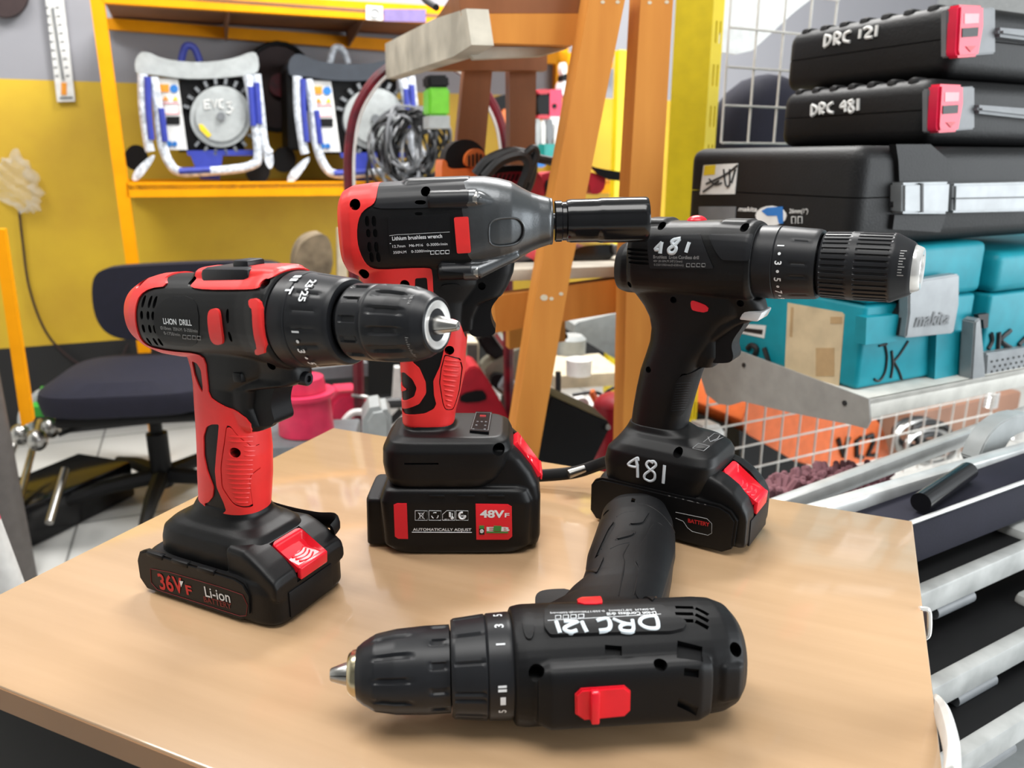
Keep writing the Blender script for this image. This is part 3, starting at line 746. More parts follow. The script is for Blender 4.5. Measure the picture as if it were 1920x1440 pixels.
side_text(t2, tb, '48V', (990, 1033), (1195, 1036), q2b, Y-.25, 5.4, .035); side_text(t2, tb, 'F', (1198, 1033), (1238, 1034), q2b, Y-.25, 3.2, .02)
side_text(t2, tb, 'AUTOMATICALLY ADJUST', (424, 1147), (917, 1149), q2b, Y, 2.0, .02)
side_text(t2, tb, 'E', (1046, 1150), (1108, 1151), q2b, Y-.3, 3.2, .03); side_text(t2, tb, 'B', (1168, 1150), (1240, 1151), q2b, Y-.3, 3.2, .03)
ink_rect(t2, tb, [(416, 1160), (921, 1162)], q2b, Y, .28, False)
for i, (x0, x1) in enumerate(((443, 545), (559, 662), (674, 776), (787, 890))):
    pts = [(x0, 978), (x1, 980), (x1, 1060), (x0, 1059)]
    if i == 2: pts = [(x0, 1010), (x0+36, 978), (x1, 980), (x1, 1060), (x0, 1059)]
    ink_rect(t2, tb, pts, q2b, Y, .17)
cx = lambda x, y, r, n=14: [(x+r*math.cos(2*math.pi*k/n), y+r*math.sin(2*math.pi*k/n)) for k in range(n)]
ink_rect(t2, tb, [(478, 1000), (512, 1000), (506, 1045), (484, 1045)], q2b, Y, .16); ink_rect(t2, tb, [(468, 995), (522, 1050)], q2b, Y, .16, False); ink_rect(t2, tb, [(522, 990), (468, 1050)], q2b, Y, .16, False)
for k in range(3):
    a = k*2.094-1.57; p = [(610+28*math.cos(a+d), 1020+26*math.sin(a+d)) for d in (-.55, 0, .45)]; ink_rect(t2, tb, p, q2b, Y, .3, False)
ink_rect(t2, tb, [(735, 992), (735, 1030)], q2b, Y, .7, False); ink_rect(t2, tb, cx(755, 1040, 8), q2b, Y, .5); ink_rect(t2, tb, [(755, 1000), (755, 1040)], q2b, Y, .35, False)
side_text(t2, tb, '45\u00b0C', (688, 1055), (732, 1056), q2b, Y, .9, .01)
ink_rect(t2, tb, cx(839, 1020, 27)[:12], q2b, Y, .75, False); side_text(t2, tb, '20', (822, 1028), (856, 1029), q2b, Y, 1.4, .02)
t2.addbm('printed_text', tb, M['white'], bat2)
tb = BM(); yface_poly(t2, tb, [(1108, 1106), (1172, 1108), (1168, 1152), (1100, 1150)], q2b, Y-.4, it=0); yface_poly(t2, tb, [(1046, 1156), (1228, 1158), (1226, 1168), (1044, 1166)], q2b, Y-.4, it=0); yface_poly(t2, tb, [(985, 1105), (1025, 1105), (1025, 1130), (985, 1130)], q2b, Y-.4, it=0)
t2.addbm('printed_mark', tb, M['greenink'], bat2, label='green bars of the printed mark')
tb = BM(); yface_poly(t2, tb, [(983, 1131), (1028, 1131), (1028, 1180), (983, 1180)], q2b, Y-.4, it=0); t2.addbm('printed_icon', tb, M['gloss'], bat2)
tb = BM(); ink_rect(t2, tb, cx(1005, 1152, 13), q2b, Y-.9, .3); ink_rect(t2, tb, cx(1005, 1152, 4), q2b, Y-.9, .3); t2.addbm('printed_icon', tb, M['white'], bat2)
release(t2, bat2, *R2, ribs=3, lip=5, lipd=1.8)
nt = BM()
for x0, x1 in ((560, 690), (800, 945), (1055, 1195)):
    a, c = t2.hit(*q2b((x0, 855)), y=-36), t2.hit(*q2b((x1, 855)), y=-36); box(nt, Vector((a.x, -36.6, a.z-.6))*K, Vector((c.x-a.x, 0, 0))*K, (0, .003, 0), (0, 0, .0012), .0003)
t2.addbm('side_clip', nt, M['black2'], bat2)

# ================================================================== black drill, standing right
TH3 = math.radians(-33)
M3 = Matrix.Translation((.161, .533, .75)) @ Matrix.Rotation(TH3, 4, 'Z')
t3 = Tool('cordless_drill', 'all black cordless drill standing on the right, foot marked 481 in white paint', 'drill', M3)
q3 = qz(1150, 390, .3194); q3b = qz(1100, 750, .2013)
SL3 = .02
b = BM()
loftx(b, [(-80, 203, 25, 23, 2.6), (-76, 203.5, 26, 24.5, 2.8), (-20, 204.5, 27, 26, 2.8), (5, 204.5, 27, 26.5, 2.5), (8.5, 204.5, 25.5, 25.5, 2.2)], tilt=SL3, k=K)
loftx(b, [(-94, 194, 12, 12, 2.2), (-92.5, 194, 17, 17, 2.2), (-86, 195, 19.5, 19.5, 2.2), (-70, 196, 20, 20, 2.2)], k=K)
loftx(b, [(-76, 224, 6, 14, 4), (-70, 226.5, 6, 14, 4), (-58, 226.5, 6, 14, 4), (-53, 223.5, 6, 14, 4), (-20, 223.5, 6, 14, 4), (-16, 226.5, 6, 14, 4), (0, 226.5, 6, 14, 4), (7, 222, 6, 14, 4)], tilt=SL3, k=K)
loftz(b, [(66, -79, -38, 17), (75, -78.5, -37, 17), (90, -77, -34.5, 17.2), (105, -75, -31.5, 17.4), (120, -72.5, -28, 17), (132, -69, -24, 16.5), (142, -66.5, -17, 16), (152, -66, -12, 16), (160, -68, -6, 16.5), (168, -73, 4, 17), (178, -82, 8, 18), (190, -90, 8, 19)], p=2.8, k=K)
loftz(b, [(128, -36, -17, 10.5), (136, -36, -13, 12), (148, -36, -14, 12.5), (160, -30, 0, 12.5), (166, -30, 11, 11), (173, -30, 15, 13), (180, -30, 12, 16)], p=3.2, k=K)
t3.body(b, .8, 4)
bf = BM()
loftz(bf, [(33, -86, -12, 30, 6), (36, -90, -8, 32, 6), (50, -92, -4, 33, 6), (60, -90, -4, 32.5, 6), (66, -85, -6, 29, 5), (71, -82, -12, 24, 4), (74, -81, -25, 19, 3), (79, -79, -36, 17.2, 2.7)], n=64, k=K)
foot3 = remesh(bf, .9*K, 4); fb3 = t3.mkbvh(foot3)
for p, r in (((285, 105), 2.7), ((770, 115), 2.7), ((92, 450), 2.4), ((352, 540), 2.4), ((745, 560), 2.4), ((205, 950), 2.4), ((418, 995), 3)):
    h = t3.hit(*q3(p)); t3.cut_cyl(h, (0, 1, 0), r, 6)
for i in range(4):
    h = t3.hit(*q3((140+i*4, 245+i*26))); t3.cut_slot(h, 17, 2, 3)
t3.bake_cuts()
t3.add('housing', t3.raw.copy(), M['black'], cut=True)
cf = BM(); h = t3.hit(*q3b((850, 490)), bvh=fb3); cyl(cf, (h+Vector((0, -10, 0)))*K, (h+Vector((0, 10, 0)))*K, 3.4*K, n=20)
bmesh.ops.recalc_face_normals(cf, faces=cf.faces); cm3 = bpy.data.meshes.new('c'); cf.to_mesh(cm3); cf.free()
ft3 = t3.add('battery_foot', boolean(foot3.copy(), cm3, 'DIFFERENCE'), M['black'])
side_tab(t3, t3.xz([(205, 165), (515, 150), (590, 355), (215, 355)], q3), .8, M['gunp'], 'rating_plate', it=-1.5)
rp3 = [o for o in t3.root.children if o.name.startswith('rating_plate')][0]
side_tab(t3, t3.xz([(560, 155), (830, 150), (800, 310), (640, 305), (600, 250)], q3), 1.0, M['gunp'], 'side_panel', it=-2)
tp = t3.xz([(210, 100), (370, 118), (380, 155), (205, 160)], q3)
side_tab(t3, t3.xz([(455, 545), (478, 543), (562, 578), (552, 615), (475, 603), (460, 590)], q3), 1.0, M['redp'], 'direction_button', it=1)
gp = t3.xz([(380, 985), (455, 975), (530, 930), (505, 1040), (420, 1210), (380, 1225), (340, 1200), (335, 1170)], q3)
g3 = side_tab(t3, gp, .8, M['black2'], 'grip_pad')
rb = BM()
for i in range(12):
    yy = 1030+i*14.5; xl = 372-i*2.6; xr = 500-i*6
    pts = [t3.hit(*q3((xl+(xr-xl)*j/5, yy-8*j/5))) for j in range(6)]
    tube(rb, [(p+Vector((0, -.7, 0)))*K for p in pts], [.3*K]+[.7*K]*4+[.3*K], n=8)
t3.addbm('grip_rib', rb, M['black2'], g3)['kind'] = 'stuff'
wp = BM(); lb3 = t3.mkbvh(rp3.data)
for st, r in (([(285, 202), (244, 243), (268, 245)], 1.5), ([(284, 202), (279, 225), (274, 268)], 1.9), ([(395, 182), (350, 192), (342, 205)], 1.7), ([(390, 185), (365, 215), (328, 240), (330, 262), (355, 262), (368, 235), (345, 205), (365, 185)], 1.7), ([(446, 202), (436, 230), (426, 262)], 1.6)):
    t3.stroke(wp, [(a, b_) for a, b_ in st], r, q3, bvh=lb3)
t3.addbm('marker_writing', wp, M['paint'], rp3)
tb = BM()
t3.text(tb, 'Brushless  Li-ion Cordless drill', (238, 295), (505, 300), .01, q=q3, lift=1.1, height=2.3)
t3.text(tb, '48V 28-50N.M 3/8"(13mm)', (238, 316), (408, 319), 0, q=q3, lift=1.1, height=1.5)
t3.text(tb, '0-350/1350/min(0-650/min)', (242, 338), (415, 341), 0, q=q3, lift=1.1, height=1.5)
for i in range(4):
    a = (432+i*30, 345); hh = [t3.hit(*q3(v)) for v in (a, (a[0]+20, a[1]), (a[0]+20, a[1]-20), (a[0], a[1]-20))]; hh.append(hh[0])
    tube(tb, [(p+Vector((0, -.9, 0)))*K for p in hh], .2*K, n=4)
t3.addbm('printed_text', tb, M['greyink'], rp3)
F3 = axis_frame(0, 204.3, SL3)
gb = BM(); ball(gb, Vector((-38, 0, 228.7))*K, 7*K, (1.05, 1, .7), 3); t3.addbm('gear_button', gb, M['redp'])
lb = BM(); box(lb, Vector((0, -12, 165.5))*K, Vector((13, 0, 0))*K, (0, .024, 0), Vector((3, 0, 7))*K, .0014); M['lens'] = mat('clear_lens', (.75, .76, .78), .15, coat=.5); t3.addbm('work_light', lb, M['lens'])
tg = BM()
prism_xz(tg, [(x*K, z*K) for x, z in chaikin([(-24, 165), (4, 165), (2, 160), (-3, 152), (-4.5, 146), (-2, 139), (-3.5, 134.5), (-9, 133), (-18, 132), (-22, 136)], 2)], -.009, .009)
bmesh.ops.recalc_face_normals(tg, faces=tg.faces)
bmesh.ops.bevel(tg, geom=[e for e in tg.edges if e.is_manifold and e.calc_face_angle(0) > 1.2], offset=.0022, segments=3, affect='EDGES', clamp_overlap=True)
t3.addbm('trigger', tg, M['black2'])
cb = BM()
lathe(cb, densify([(7, 0), (7, 23.5), (8.5, 24.2), (21, 24.2), (21.6, 23.7), (22.2, 24.1), (45.5, 22.6), (47.3, 22), (47.3, 19.5), (44, 19)], 1.4), 120, F3, fn=lambda s, a, r: r-(.6 if 31 < s < 44 and ((a/(2*math.pi)*18+.3) % 1) < .06 else 0))
col3 = t3.addbm('torque_collar', cb, M['gunp'], ang=30)
tb = BM()
for tx, an in (('1', 33), ('3', 6), ('5', -20), ('7', -45), ('9', -68)): collar_text(tb, tx, F3, 26, 23.9, an, 6, .025)
for an in (20, -7, -33, -56): collar_dot(tb, F3, 26, 23.9, an, 1.0)
t3.addbm('printed_numbers', tb, M['white'], col3)
nb = BM(); lathe(nb, [(45, 0), (45, 17), (50, 17), (50, 0)], 64, F3); t3.addbm('spindle', nb, M['gloss'], col3)
ch = BM()
fl = chain(flutes(36, .9, .34, 50, 65.5, 0, 1), flutes(36, .9, .34, 70, 89.5, 0, 1))
lathe(ch, densify([(48, 17), (48.6, 20.2), (50, 21.2), (66, 21.6), (69, 21.6), (90, 21.4), (91, 21.2), (100, 16.6), (101.5, 15.4), (101, 14.5)], .9), 288, F3, fl)
chk3 = t3.addbm('chuck', ch, M['gunp'], ang=30)
rg = BM(); lathe(rg, [(99, 15.2), (102, 14.6), (105.5, 13.2), (106.2, 12.4), (105.8, 9), (103, 6.8), (97, 6.5)], 64, F3); t3.addbm('chuck_ring', rg, M['chrome'], chk3)
jw = BM()
for i in range(3):
    a0 = i*2*math.pi/3; rings = []
    for s_, r_ in ((97, 6.6), (105, 6.4)):
        ring = [F3 @ Vector((s_, .3*math.cos(a0), .3*math.sin(a0)))]+[F3 @ Vector((s_, r_*math.cos(a0-1+j*.25), r_*math.sin(a0-1+j*.25))) for j in range(9)]
        rings.append(ring)
    skinrings(jw, rings)
t3.addbm('chuck_jaws', jw, M['steel'], chk3)
wr = BM()
for i in range(10): collar_patch(wr, F3, 94.5, 97 if i % 3 else 98.2, 19.0-.0, 40-i*5, 38-i*5)
t3.addbm('chuck_marking', wr, M['greyink'], chk3)
# paint pen on the foot
wp = BM()
for st, r in (([(480, 565), (470, 540), (385, 600), (455, 625), (478, 600)], 1.25), ([(455, 540), (472, 620), (475, 720)], 1.5), ([(620, 590), (580, 570), (555, 600), (580, 640), (630, 680), (630, 735), (590, 755), (540, 730), (545, 690), (600, 650), (645, 610), (630, 575), (600, 572)], 1.25), ([(725, 608), (718, 700), (712, 775)], 1.5)):
    t3.stroke(wp, st, r, q3b, bvh=fb3)
t3.addbm('marker_writing', wp, M['paint'], ft3, label='481 in white paint')
# touch keys on top of the foot
zt3 = 70.5
def top3(p):
    h = t3.hit(*q3b(p), bvh=fb3); return h
def topink3(bm, pts, r, close=False):
    pts = list(pts)+([pts[0]] if close else []); pts = [(a[0]+(c[0]-a[0])*i/6, a[1]+(c[1]-a[1])*i/6) for a, c in zip(pts[:-1], pts[1:]) for i in range(7)]
    P = [(top3(p)+Vector((0, -.05, .15)))*K for p in pts]; P = [P[0]]+[b_ for a_, b_ in zip(P[:-1], P[1:]) if (b_-a_).length > 1e-5]; tube(bm, P, r*K, n=4)
kb = BM()
topink3(kb, [(985, 450), (1040, 405), (1145, 430), (1090, 475)], .22, True); topink3(kb, [(1085, 395), (1190, 310), (1260, 325)], .2); topink3(kb, [(1190, 385), (1300, 335)], .2); topink3(kb, [(1130, 345), (1150, 390), (1220, 360), (1240, 330)], .3)
t3.addbm('printed_text', kb, M['greyink'], ft3)
# battery
bt = BM()
loftz(bt, [(0, -92, 2, 30, 7), (2, -95, 5, 32, 7), (6, -96, 7, 33, 8), (30, -96, 7, 33, 8), (35, -94, 6, 32, 7), (37, -92, 4, 30, 6)], n=64, k=K)
loftx(bt, [(-20, 30, 27.5, 29, 8), (-8, 29.5, 27, 29.5, 8), (2, 28, 25, 30, 8), (11, 25.5, 22, 30, 8), (18, 22, 18, 30, 8), (21.5, 19.5, 14.5, 29.5, 8), (22.8, 18.5, 11, 28.5, 7)], n=80, k=K)
R3 = (-3, 53.5, 22.5, 35, 12.8)
bat3 = t3.add('battery', rel_pocket(remesh(bt, .9*K, 3), *R3, 12), M['black'])
sp = BM()
for sy in (-1, 1):
    pts = [(-97, 8), (-92, 2), (8, 2), (16, 7), (17, 28), (12, 34), (4, 37), (-88, 37), (-94, 34), (-97, 29)]
    prism(sp, [Vector((x, sy*29, z))*K for x, z in pts], Vector((0, sy*6*K, 0)))
bmesh.ops.recalc_face_normals(sp, faces=sp.faces)
bmesh.ops.bevel(sp, geom=[e for e in sp.edges if e.is_manifold and e.calc_face_angle(0) > .9], offset=.0016, segments=2, affect='EDGES', clamp_overlap=True)
t3.addbm('side_panel', sp, M['black'], bat3)
tb = BM(); side_text(t3, tb, 'BATTERY', (945, 1138), (1145, 1178), q3b, -35.1, 3.0, .02); t3.addbm('printed_text', tb, M['redink'], bat3)
tb = BM(); ink_rect(t3, tb, [(830, 1045), (1120, 1105), (1165, 1150), (1165, 1240), (1130, 1260), (985, 1225), (940, 1190), (900, 1130), (830, 1100)], q3b, -35.1, .2, False)
side_text(t3, tb, 'Li-ION', (760, 925), (1110, 1010), q3b, -34.5, 3.2, .02)
t3.addbm('printed_frame', tb, M['greyink'], bat3)
release(t3, bat3, *R3, ribs=4, lip=10)
fp = BM(); box(fp, Vector((22.0, -21, 5))*K, (.0016, 0, 0), (0, .042, 0), (0, 0, .020), .0005); t3.addbm('front_panel', fp, M['black2'], bat3)
# wrist strap running off to the wrench's side
S3 = [t3.hit(1160, 855, y=30)*K]
st = BM(); wl = lambda px, py, z: t3.Mi @ atz(px, py, z)
pth = [wl(1172, 850, .795), wl(1150, 861, .782), wl(1120, 872, .772), wl(1075, 886, .764), wl(1010, 892, .76), wl(960, 893, .758)]
tube(st, spline(pth, 8), .0036, n=8, flat=1.5); sto = t3.addbm('wrist_strap', st, M['dark'])
st = BM(); cyl(st, wl(1066, 889, .7655), wl(1096, 879, .7685), .0038, .0032); t3.addbm('strap_ferrule', st, M['steel'], sto)

# ================================================================== black drill lying on its side, front
X4 = Vector((-.9957, -.0925, 0)).normalized(); Zh = Vector((.0925, -.9957, 0)).normalized(); al = math.radians(3.2)
Z4 = Zh*math.cos(al)+Vector((0, 0, 1))*math.sin(al); Y4 = Z4.cross(X4)
M4 = Matrix((X4, Y4, Z4)).transposed().to_4x4(); M4.translation = Vector((-.0003, .3286, .7797))-Zh*.0045
t4 = Tool('cordless_drill', 'black cordless drill without battery lying on its side, marked DRC121 in white paint', 'drill', M4)
q4 = qz(600, 1100, 820/1920); q4b = qz(960, 890, .23958)
b = BM()
loftx(b, [(-114.5, 0, 10, 10), (-113.8, 0, 19, 19), (-110, 0, 23.5, 23.5), (-103, 0, 26.5, 26.3), (-95, 0, 27.5, 27), (-6, 0, 28.2, 27.5), (-1, 0, 27, 26.8), (0, 0, 25, 25)], p=2.3, k=K)
loftz(b, [(-188.5, -113, -102, 8), (-187, -119, -96, 13), (-182, -125.5, -88, 17), (-171, -129.5, -81, 19.3), (-150, -127.5, -75, 20), (-130, -122, -68, 19.5), (-105, -114.5, -59, 18.5), (-85, -107.5, -53, 17.5), (-68, -101, -47, 17), (-58, -97, -38, 16.5), (-45, -92, -30, 17), (-30, -86, -12, 18), (-15, -86, -8, 20)], p=2.8, k=K)
loftx(b, [(-92, 25, 7, 14, 4), (-86, 26.5, 7.5, 16, 4), (-16, 26.5, 7.5, 16, 4), (-10, 25, 6, 14, 4)], k=K)
loftx(b, [(-110, 22.5, 2, 8, 4), (-107, 24.2, 3, 9.5, 4), (-99, 25.2, 3.2, 10, 4), (-97, 24, 3, 9, 4)], k=K)
t4.body(b, .8, 4)
for p, r in (((1495, 340), 3.2), ((950, 375), 3.6), ((1825, 275), 3.3)):
    h = t4.hit(*q4(p)); d = t4.lray(*q4(p))[1]; t4.cut_cyl(h, (0, .75, -.65), r, 9)
for p, r in (((1085, 610), 3.6), ((735, 295), 2.2), ((665, 645), 2.6)):
    h = t4.hit(*q4b(p)); t4.cut_cyl(h, (0, 1, 0), r, 9)
def cutslot4(p0, p1, w, q, dep=4):
    a, c = t4.hit(*q(p0)), t4.hit(*q(p1)); n = Vector((0, .8, -.5)); u = (c-a); s = u.cross(n).normalized()*w/2
    prism(t4.cuts, [(a-s-n*3)*K, (c-s-n*3)*K, (c+s-n*3)*K, (a+s-n*3)*K], n*(3+dep)*K)
for p0, p1, w in (((1625, 250), (1625, 320), 12), ((1632, 360), (1630, 395), 7), ((1288, 258), (1288, 300), 8), ((1618, 510), (1610, 545), 10)): cutslot4(p0, p1, w, q4)
for y0 in (90, 118, 148):
    cutslot4((1560, y0), (1640, y0+2), 2.2, q4); cutslot4((1648, y0+4), (1705, y0+34), 2.2, q4)
cutslot4((965, 145), (945, 215), 2.6, q4b, 3)
t4.bake_cuts()
t4.add('housing', t4.raw.copy(), M['black2'], cut=True)
# label pad with printing
lp = side_tab(t4, t4.xz([(985, 110), (1010, 90), (1500, 90), (1545, 130), (1610, 165), (1600, 195), (1540, 210), (1250, 215), (1010, 225), (985, 190)], q4), 1.6, M['black2'], 'rating_plate', it=-1.5)
lb4 = t4.mkbvh(lp.data)
wp = BM()
for st, r in (([(1125, 1105), (1140, 1150), (1135, 1195), (1060, 1195), (1005, 1165), (1010, 1125), (1070, 1105), (1130, 1105)], 1.25), ([(940, 1130), (945, 1215), (860, 1215), (850, 1180), (900, 1165), (940, 1170)], 1.2), ([(905, 1165), (850, 1150), (790, 1125)], 1.2),
              ([(660, 1140), (740, 1122), (768, 1165), (752, 1205), (680, 1216)], 1.4), ([(545, 1145), (565, 1190), (585, 1228)], 1.3), ([(405, 1146), (498, 1146), (505, 1150), (425, 1185), (412, 1208), (455, 1226), (508, 1212)], 1.3), ([(345, 1145), (360, 1190), (375, 1235)], 1.3)):
    t4.stroke(wp, st, r, q4b, bvh=lb4)
t4.addbm('marker_writing', wp, M['paint'], lp, label='DRC121 in white paint')
tb = BM()
t4.text(tb, 'Li-ion Cordless drill', (1125, 1072), (740, 1082), .01, q=q4b, bvh=lb4, lift=.2, height=2.2)
t4.text(tb, '28-50N.M  3/8"(10mm)   0-350/1750/min(0-550/min)', (1115, 1047), (298, 1080), 0, q=q4b, bvh=lb4, lift=.2, height=1.5)
for a, c in (((1165, 1090), (280, 1140)),): t4.stroke(tb, [a, c], .22, q4b, bvh=lb4, smoothit=False)
for i in range(4):
    a = (562-i*60, 1094+i*3); hh = [t4.hit(*q4b(v), bvh=lb4) for v in (a, (a[0]-42, a[1]+2), (a[0]-42, a[1]+28), (a[0], a[1]+26))]; hh.append(hh[0])
    tube(tb, [(p+Vector((0, -.15, 0)))*K for p in hh], .22*K, n=4)
t4.addbm('printed_text', tb, M['white'], lp)
side_tab(t4, t4.xz([(885, 130), (935, 110), (945, 235), (895, 240)], q4), 1.0, M['black2'], 'side_tab')
side_tab(t4, t4.xz([(505, 1000), (670, 980), (708, 1015), (705, 1040), (520, 1042)], q4b), 2.2, M['redp'], 'direction_button', it=1)
# gear switch on the top (towards the camera)
sw = BM(); p0, p1 = t4.hit(*q4((1120, 440)), y=-4), t4.hit(*q4((1362, 560)), y=12)
fz = 34.0
def topz(p): o, d = t4.lray(*q4(p)); return (o+d*((fz*K-o.z)/d.z))/K
P = [topz(p) for p in ((1145, 445), (1335, 432), (1362, 455), (1360, 540), (1335, 565), (1160, 582), (1120, 555), (1118, 470))]
prism(sw, [Vector((p.x, p.y, fz-3))*K for p in P], Vector((0, 0, 4.5))*K)
bmesh.ops.recalc_face_normals(sw, faces=sw.faces); bmesh.ops.bevel(sw, geom=[e for e in sw.edges if e.is_manifold and e.calc_face_angle(0) > 1.0], offset=.0009, segments=2, affect='EDGES', clamp_overlap=True)
P = [topz(p) for p in ((1185, 440), (1222, 438), (1222, 575), (1185, 580))]
box(sw, Vector((P[1].x, P[1].y, fz+1))*K, Vector((P[0].x-P[1].x, 0, 0))*K, Vector((0, P[2].y-P[1].y, 0))*K, (0, 0, .0042), .0008)
t4.addbm('gear_switch', sw, M['redp'])
# grip pads (raised lines of the handle)
for poly in ([(1120, 375), (1200, 430), (1275, 530), (1280, 640), (1240, 760), (1180, 960), (1100, 1000), (965, 940), (990, 730), (965, 680), (985, 600)],
             [(800, 370), (750, 440), (680, 590), (640, 680), (700, 620), (720, 650), (660, 780), (575, 770), (600, 600), (660, 400), (720, 370)],
             [(1030, 285), (1075, 300), (1020, 385), (920, 395)], [(870, 440), (960, 455), (940, 480), (815, 515)]):
    side_tab(t4, t4.xz(poly, q4b), 1.0, M['black2'], 'grip_pad', it=-3)
for st in ([(985, 600), (1050, 480), (1120, 378), (1185, 405), (1262, 515)], [(960, 230), (1060, 240), (1160, 300), (1240, 390), (1272, 450)], [(700, 585), (755, 480), (800, 395), (785, 365), (715, 380)], [(820, 330), (880, 295), (960, 285)],
           [(1035, 290), (1072, 302), (1022, 385), (920, 398), (960, 350), (1035, 290)], [(872, 445), (958, 440), (940, 480), (815, 515), (840, 475), (872, 445)], [(965, 690), (990, 745), (975, 850), (955, 940)], [(915, 545), (870, 630), (880, 690), (855, 840), (835, 950)], [(770, 580), (850, 545), (920, 530)]):
    sb_ = BM(); t4.stroke(sb_, st, .55, q4b, k=6); t4.addbm('grip_seam', sb_, M['dark'])
tg = BM()
prism_xz(tg, [(x*K, z*K) for x, z in chaikin([(-20, -28), (-17, -40), (-19, -54), (-26, -58), (-42, -57), (-42, -28)], 2)], -.0095, .0095)
bmesh.ops.recalc_face_normals(tg, faces=tg.faces)
bmesh.ops.bevel(tg, geom=[e for e in tg.edges if e.is_manifold and e.calc_face_angle(0) > 1.2], offset=.002, segments=3, affect='EDGES', clamp_overlap=True)
t4.addbm('trigger', tg, M['black2'])
F4 = axis_frame(0, 0, 0)
cb = BM()
lathe(cb, densify([(-1, 0), (-1, 23), (0, 25), (1, 25.4), (11.5, 25), (12.3, 24.2), (13, 24.9), (28, 23.4), (29.3, 22.5), (29.3, 18)], 1.2), 120, F4, fn=lambda s, a, r: r-(.9 if 13.5 < s < 27 and (((a/(2*math.pi)*11+.2) % 1) < .07 or ((a/(2*math.pi)*11+.5) % 1) < .07) else 0))
col4 = t4.addbm('torque_collar', cb, M['gunp'], ang=30)
tb = BM()
for tx, an in (('5', -8), ('3', 13), ('1', 36)): collar_text(tb, tx, F4, 6, 25.2, an, 6, .02)
collar_patch(tb, F4, 4.5, 7, 25.2, 91, 101); collar_patch(tb, F4, 4, 8, 25.2, 78, 80.5); collar_patch(tb, F4, 4, 8, 25.2, 82, 85); collar_text(tb, '5', F4, 6, 25.2, 111, 5, .02)
t4.addbm('printed_numbers', tb, M['white'], col4)
ch = BM()
fl = chain(flutes(11, 1.3, .16, 46, 68, .1, 6), flutes(11, 1.1, .2, 30.5, 40, .38, 2))
lathe(ch, densify([(28, 17), (29.4, 17.5), (30, 20.6), (42, 20.6), (56, 19.8), (66, 18), (72, 14.6), (75, 12.2), (75.2, 11)], 1.0), 176, F4, fl)
chk4 = t4.addbm('chuck', ch, M['gunp'], ang=30)
M['brass'] = mat('zinc_yellow_metal', (.62, .54, .36), .25, 1)
rg = BM(); lathe(rg, [(74, 11.6), (77, 11), (79, 9.6), (79.4, 8.6), (79, 6), (76, 5.6)], 48, F4); t4.addbm('chuck_ring', rg, M['brass'], chk4)
jw = BM()
for i in range(3):
    a0 = i*2*math.pi/3+.9; rings = []
    for s_, r_ in ((74, 6), (80, 5.6), (87.5, 3.2), (88, 2.6)):
        ring = [F4 @ Vector((s_, .3*math.cos(a0), .3*math.sin(a0)))]+[F4 @ Vector((s_, r_*math.cos(a0-1+j*.25), r_*math.sin(a0-1+j*.25))) for j in range(9)]
        rings.append(ring)
    skinrings(jw, rings)
t4.addbm('chuck_jaws', jw, M['steel'], chk4)
# ------------------------------------------------------------------ table
M['wood'] = mat('beech_laminate', (.50, .325, .185), .30, coat=.8, noise=.05, nscale=5, stretch=(1, 14, 1), col2=(.45, .288, .158), bump=0)
M['edge'] = mat('beech_edge_band', (.27, .145, .07), .5, spec=.25, nscale=8, stretch=(1, 10, 1))
M['carc'] = mat('black_cabinet', (.004, .0035, .0035), .6, spec=.15)
TA = math.radians(-23.8); e1 = Vector((math.cos(TA), math.sin(TA), 0)); e2 = Vector((-math.sin(TA), math.cos(TA), 0))
TC = Vector((-.188, .775, 0)); TW, TD, TT = .547, .418, .017
Mt = Matrix.Translation(TC) @ Matrix.Rotation(TA, 4, 'Z')
tbl = thing('table', 'wooden table with beech laminate top and dark body, carrying the four power tools', 'table', mtx=Mt)
b = BM(); box(b, (0, -TD, .75-TT), (TW, 0, 0), (0, TD, 0), (0, 0, TT), .0012); part('tabletop', b, M['wood'], tbl, world=False)
b = BM(); box(b, (0, -TD-.0006, .75-TT+.0012), (TW, 0, 0), (0, .0006, 0), (0, 0, TT-.0028)); part('edge_band', b, M['edge'], tbl, world=False)
b = BM(); box(b, (.01, -TD+.018, .02), (TW-.02, 0, 0), (0, TD-.03, 0), (0, 0, .75-TT-.021), .002); part('cabinet_body', b, M['carc'], tbl, world=False)
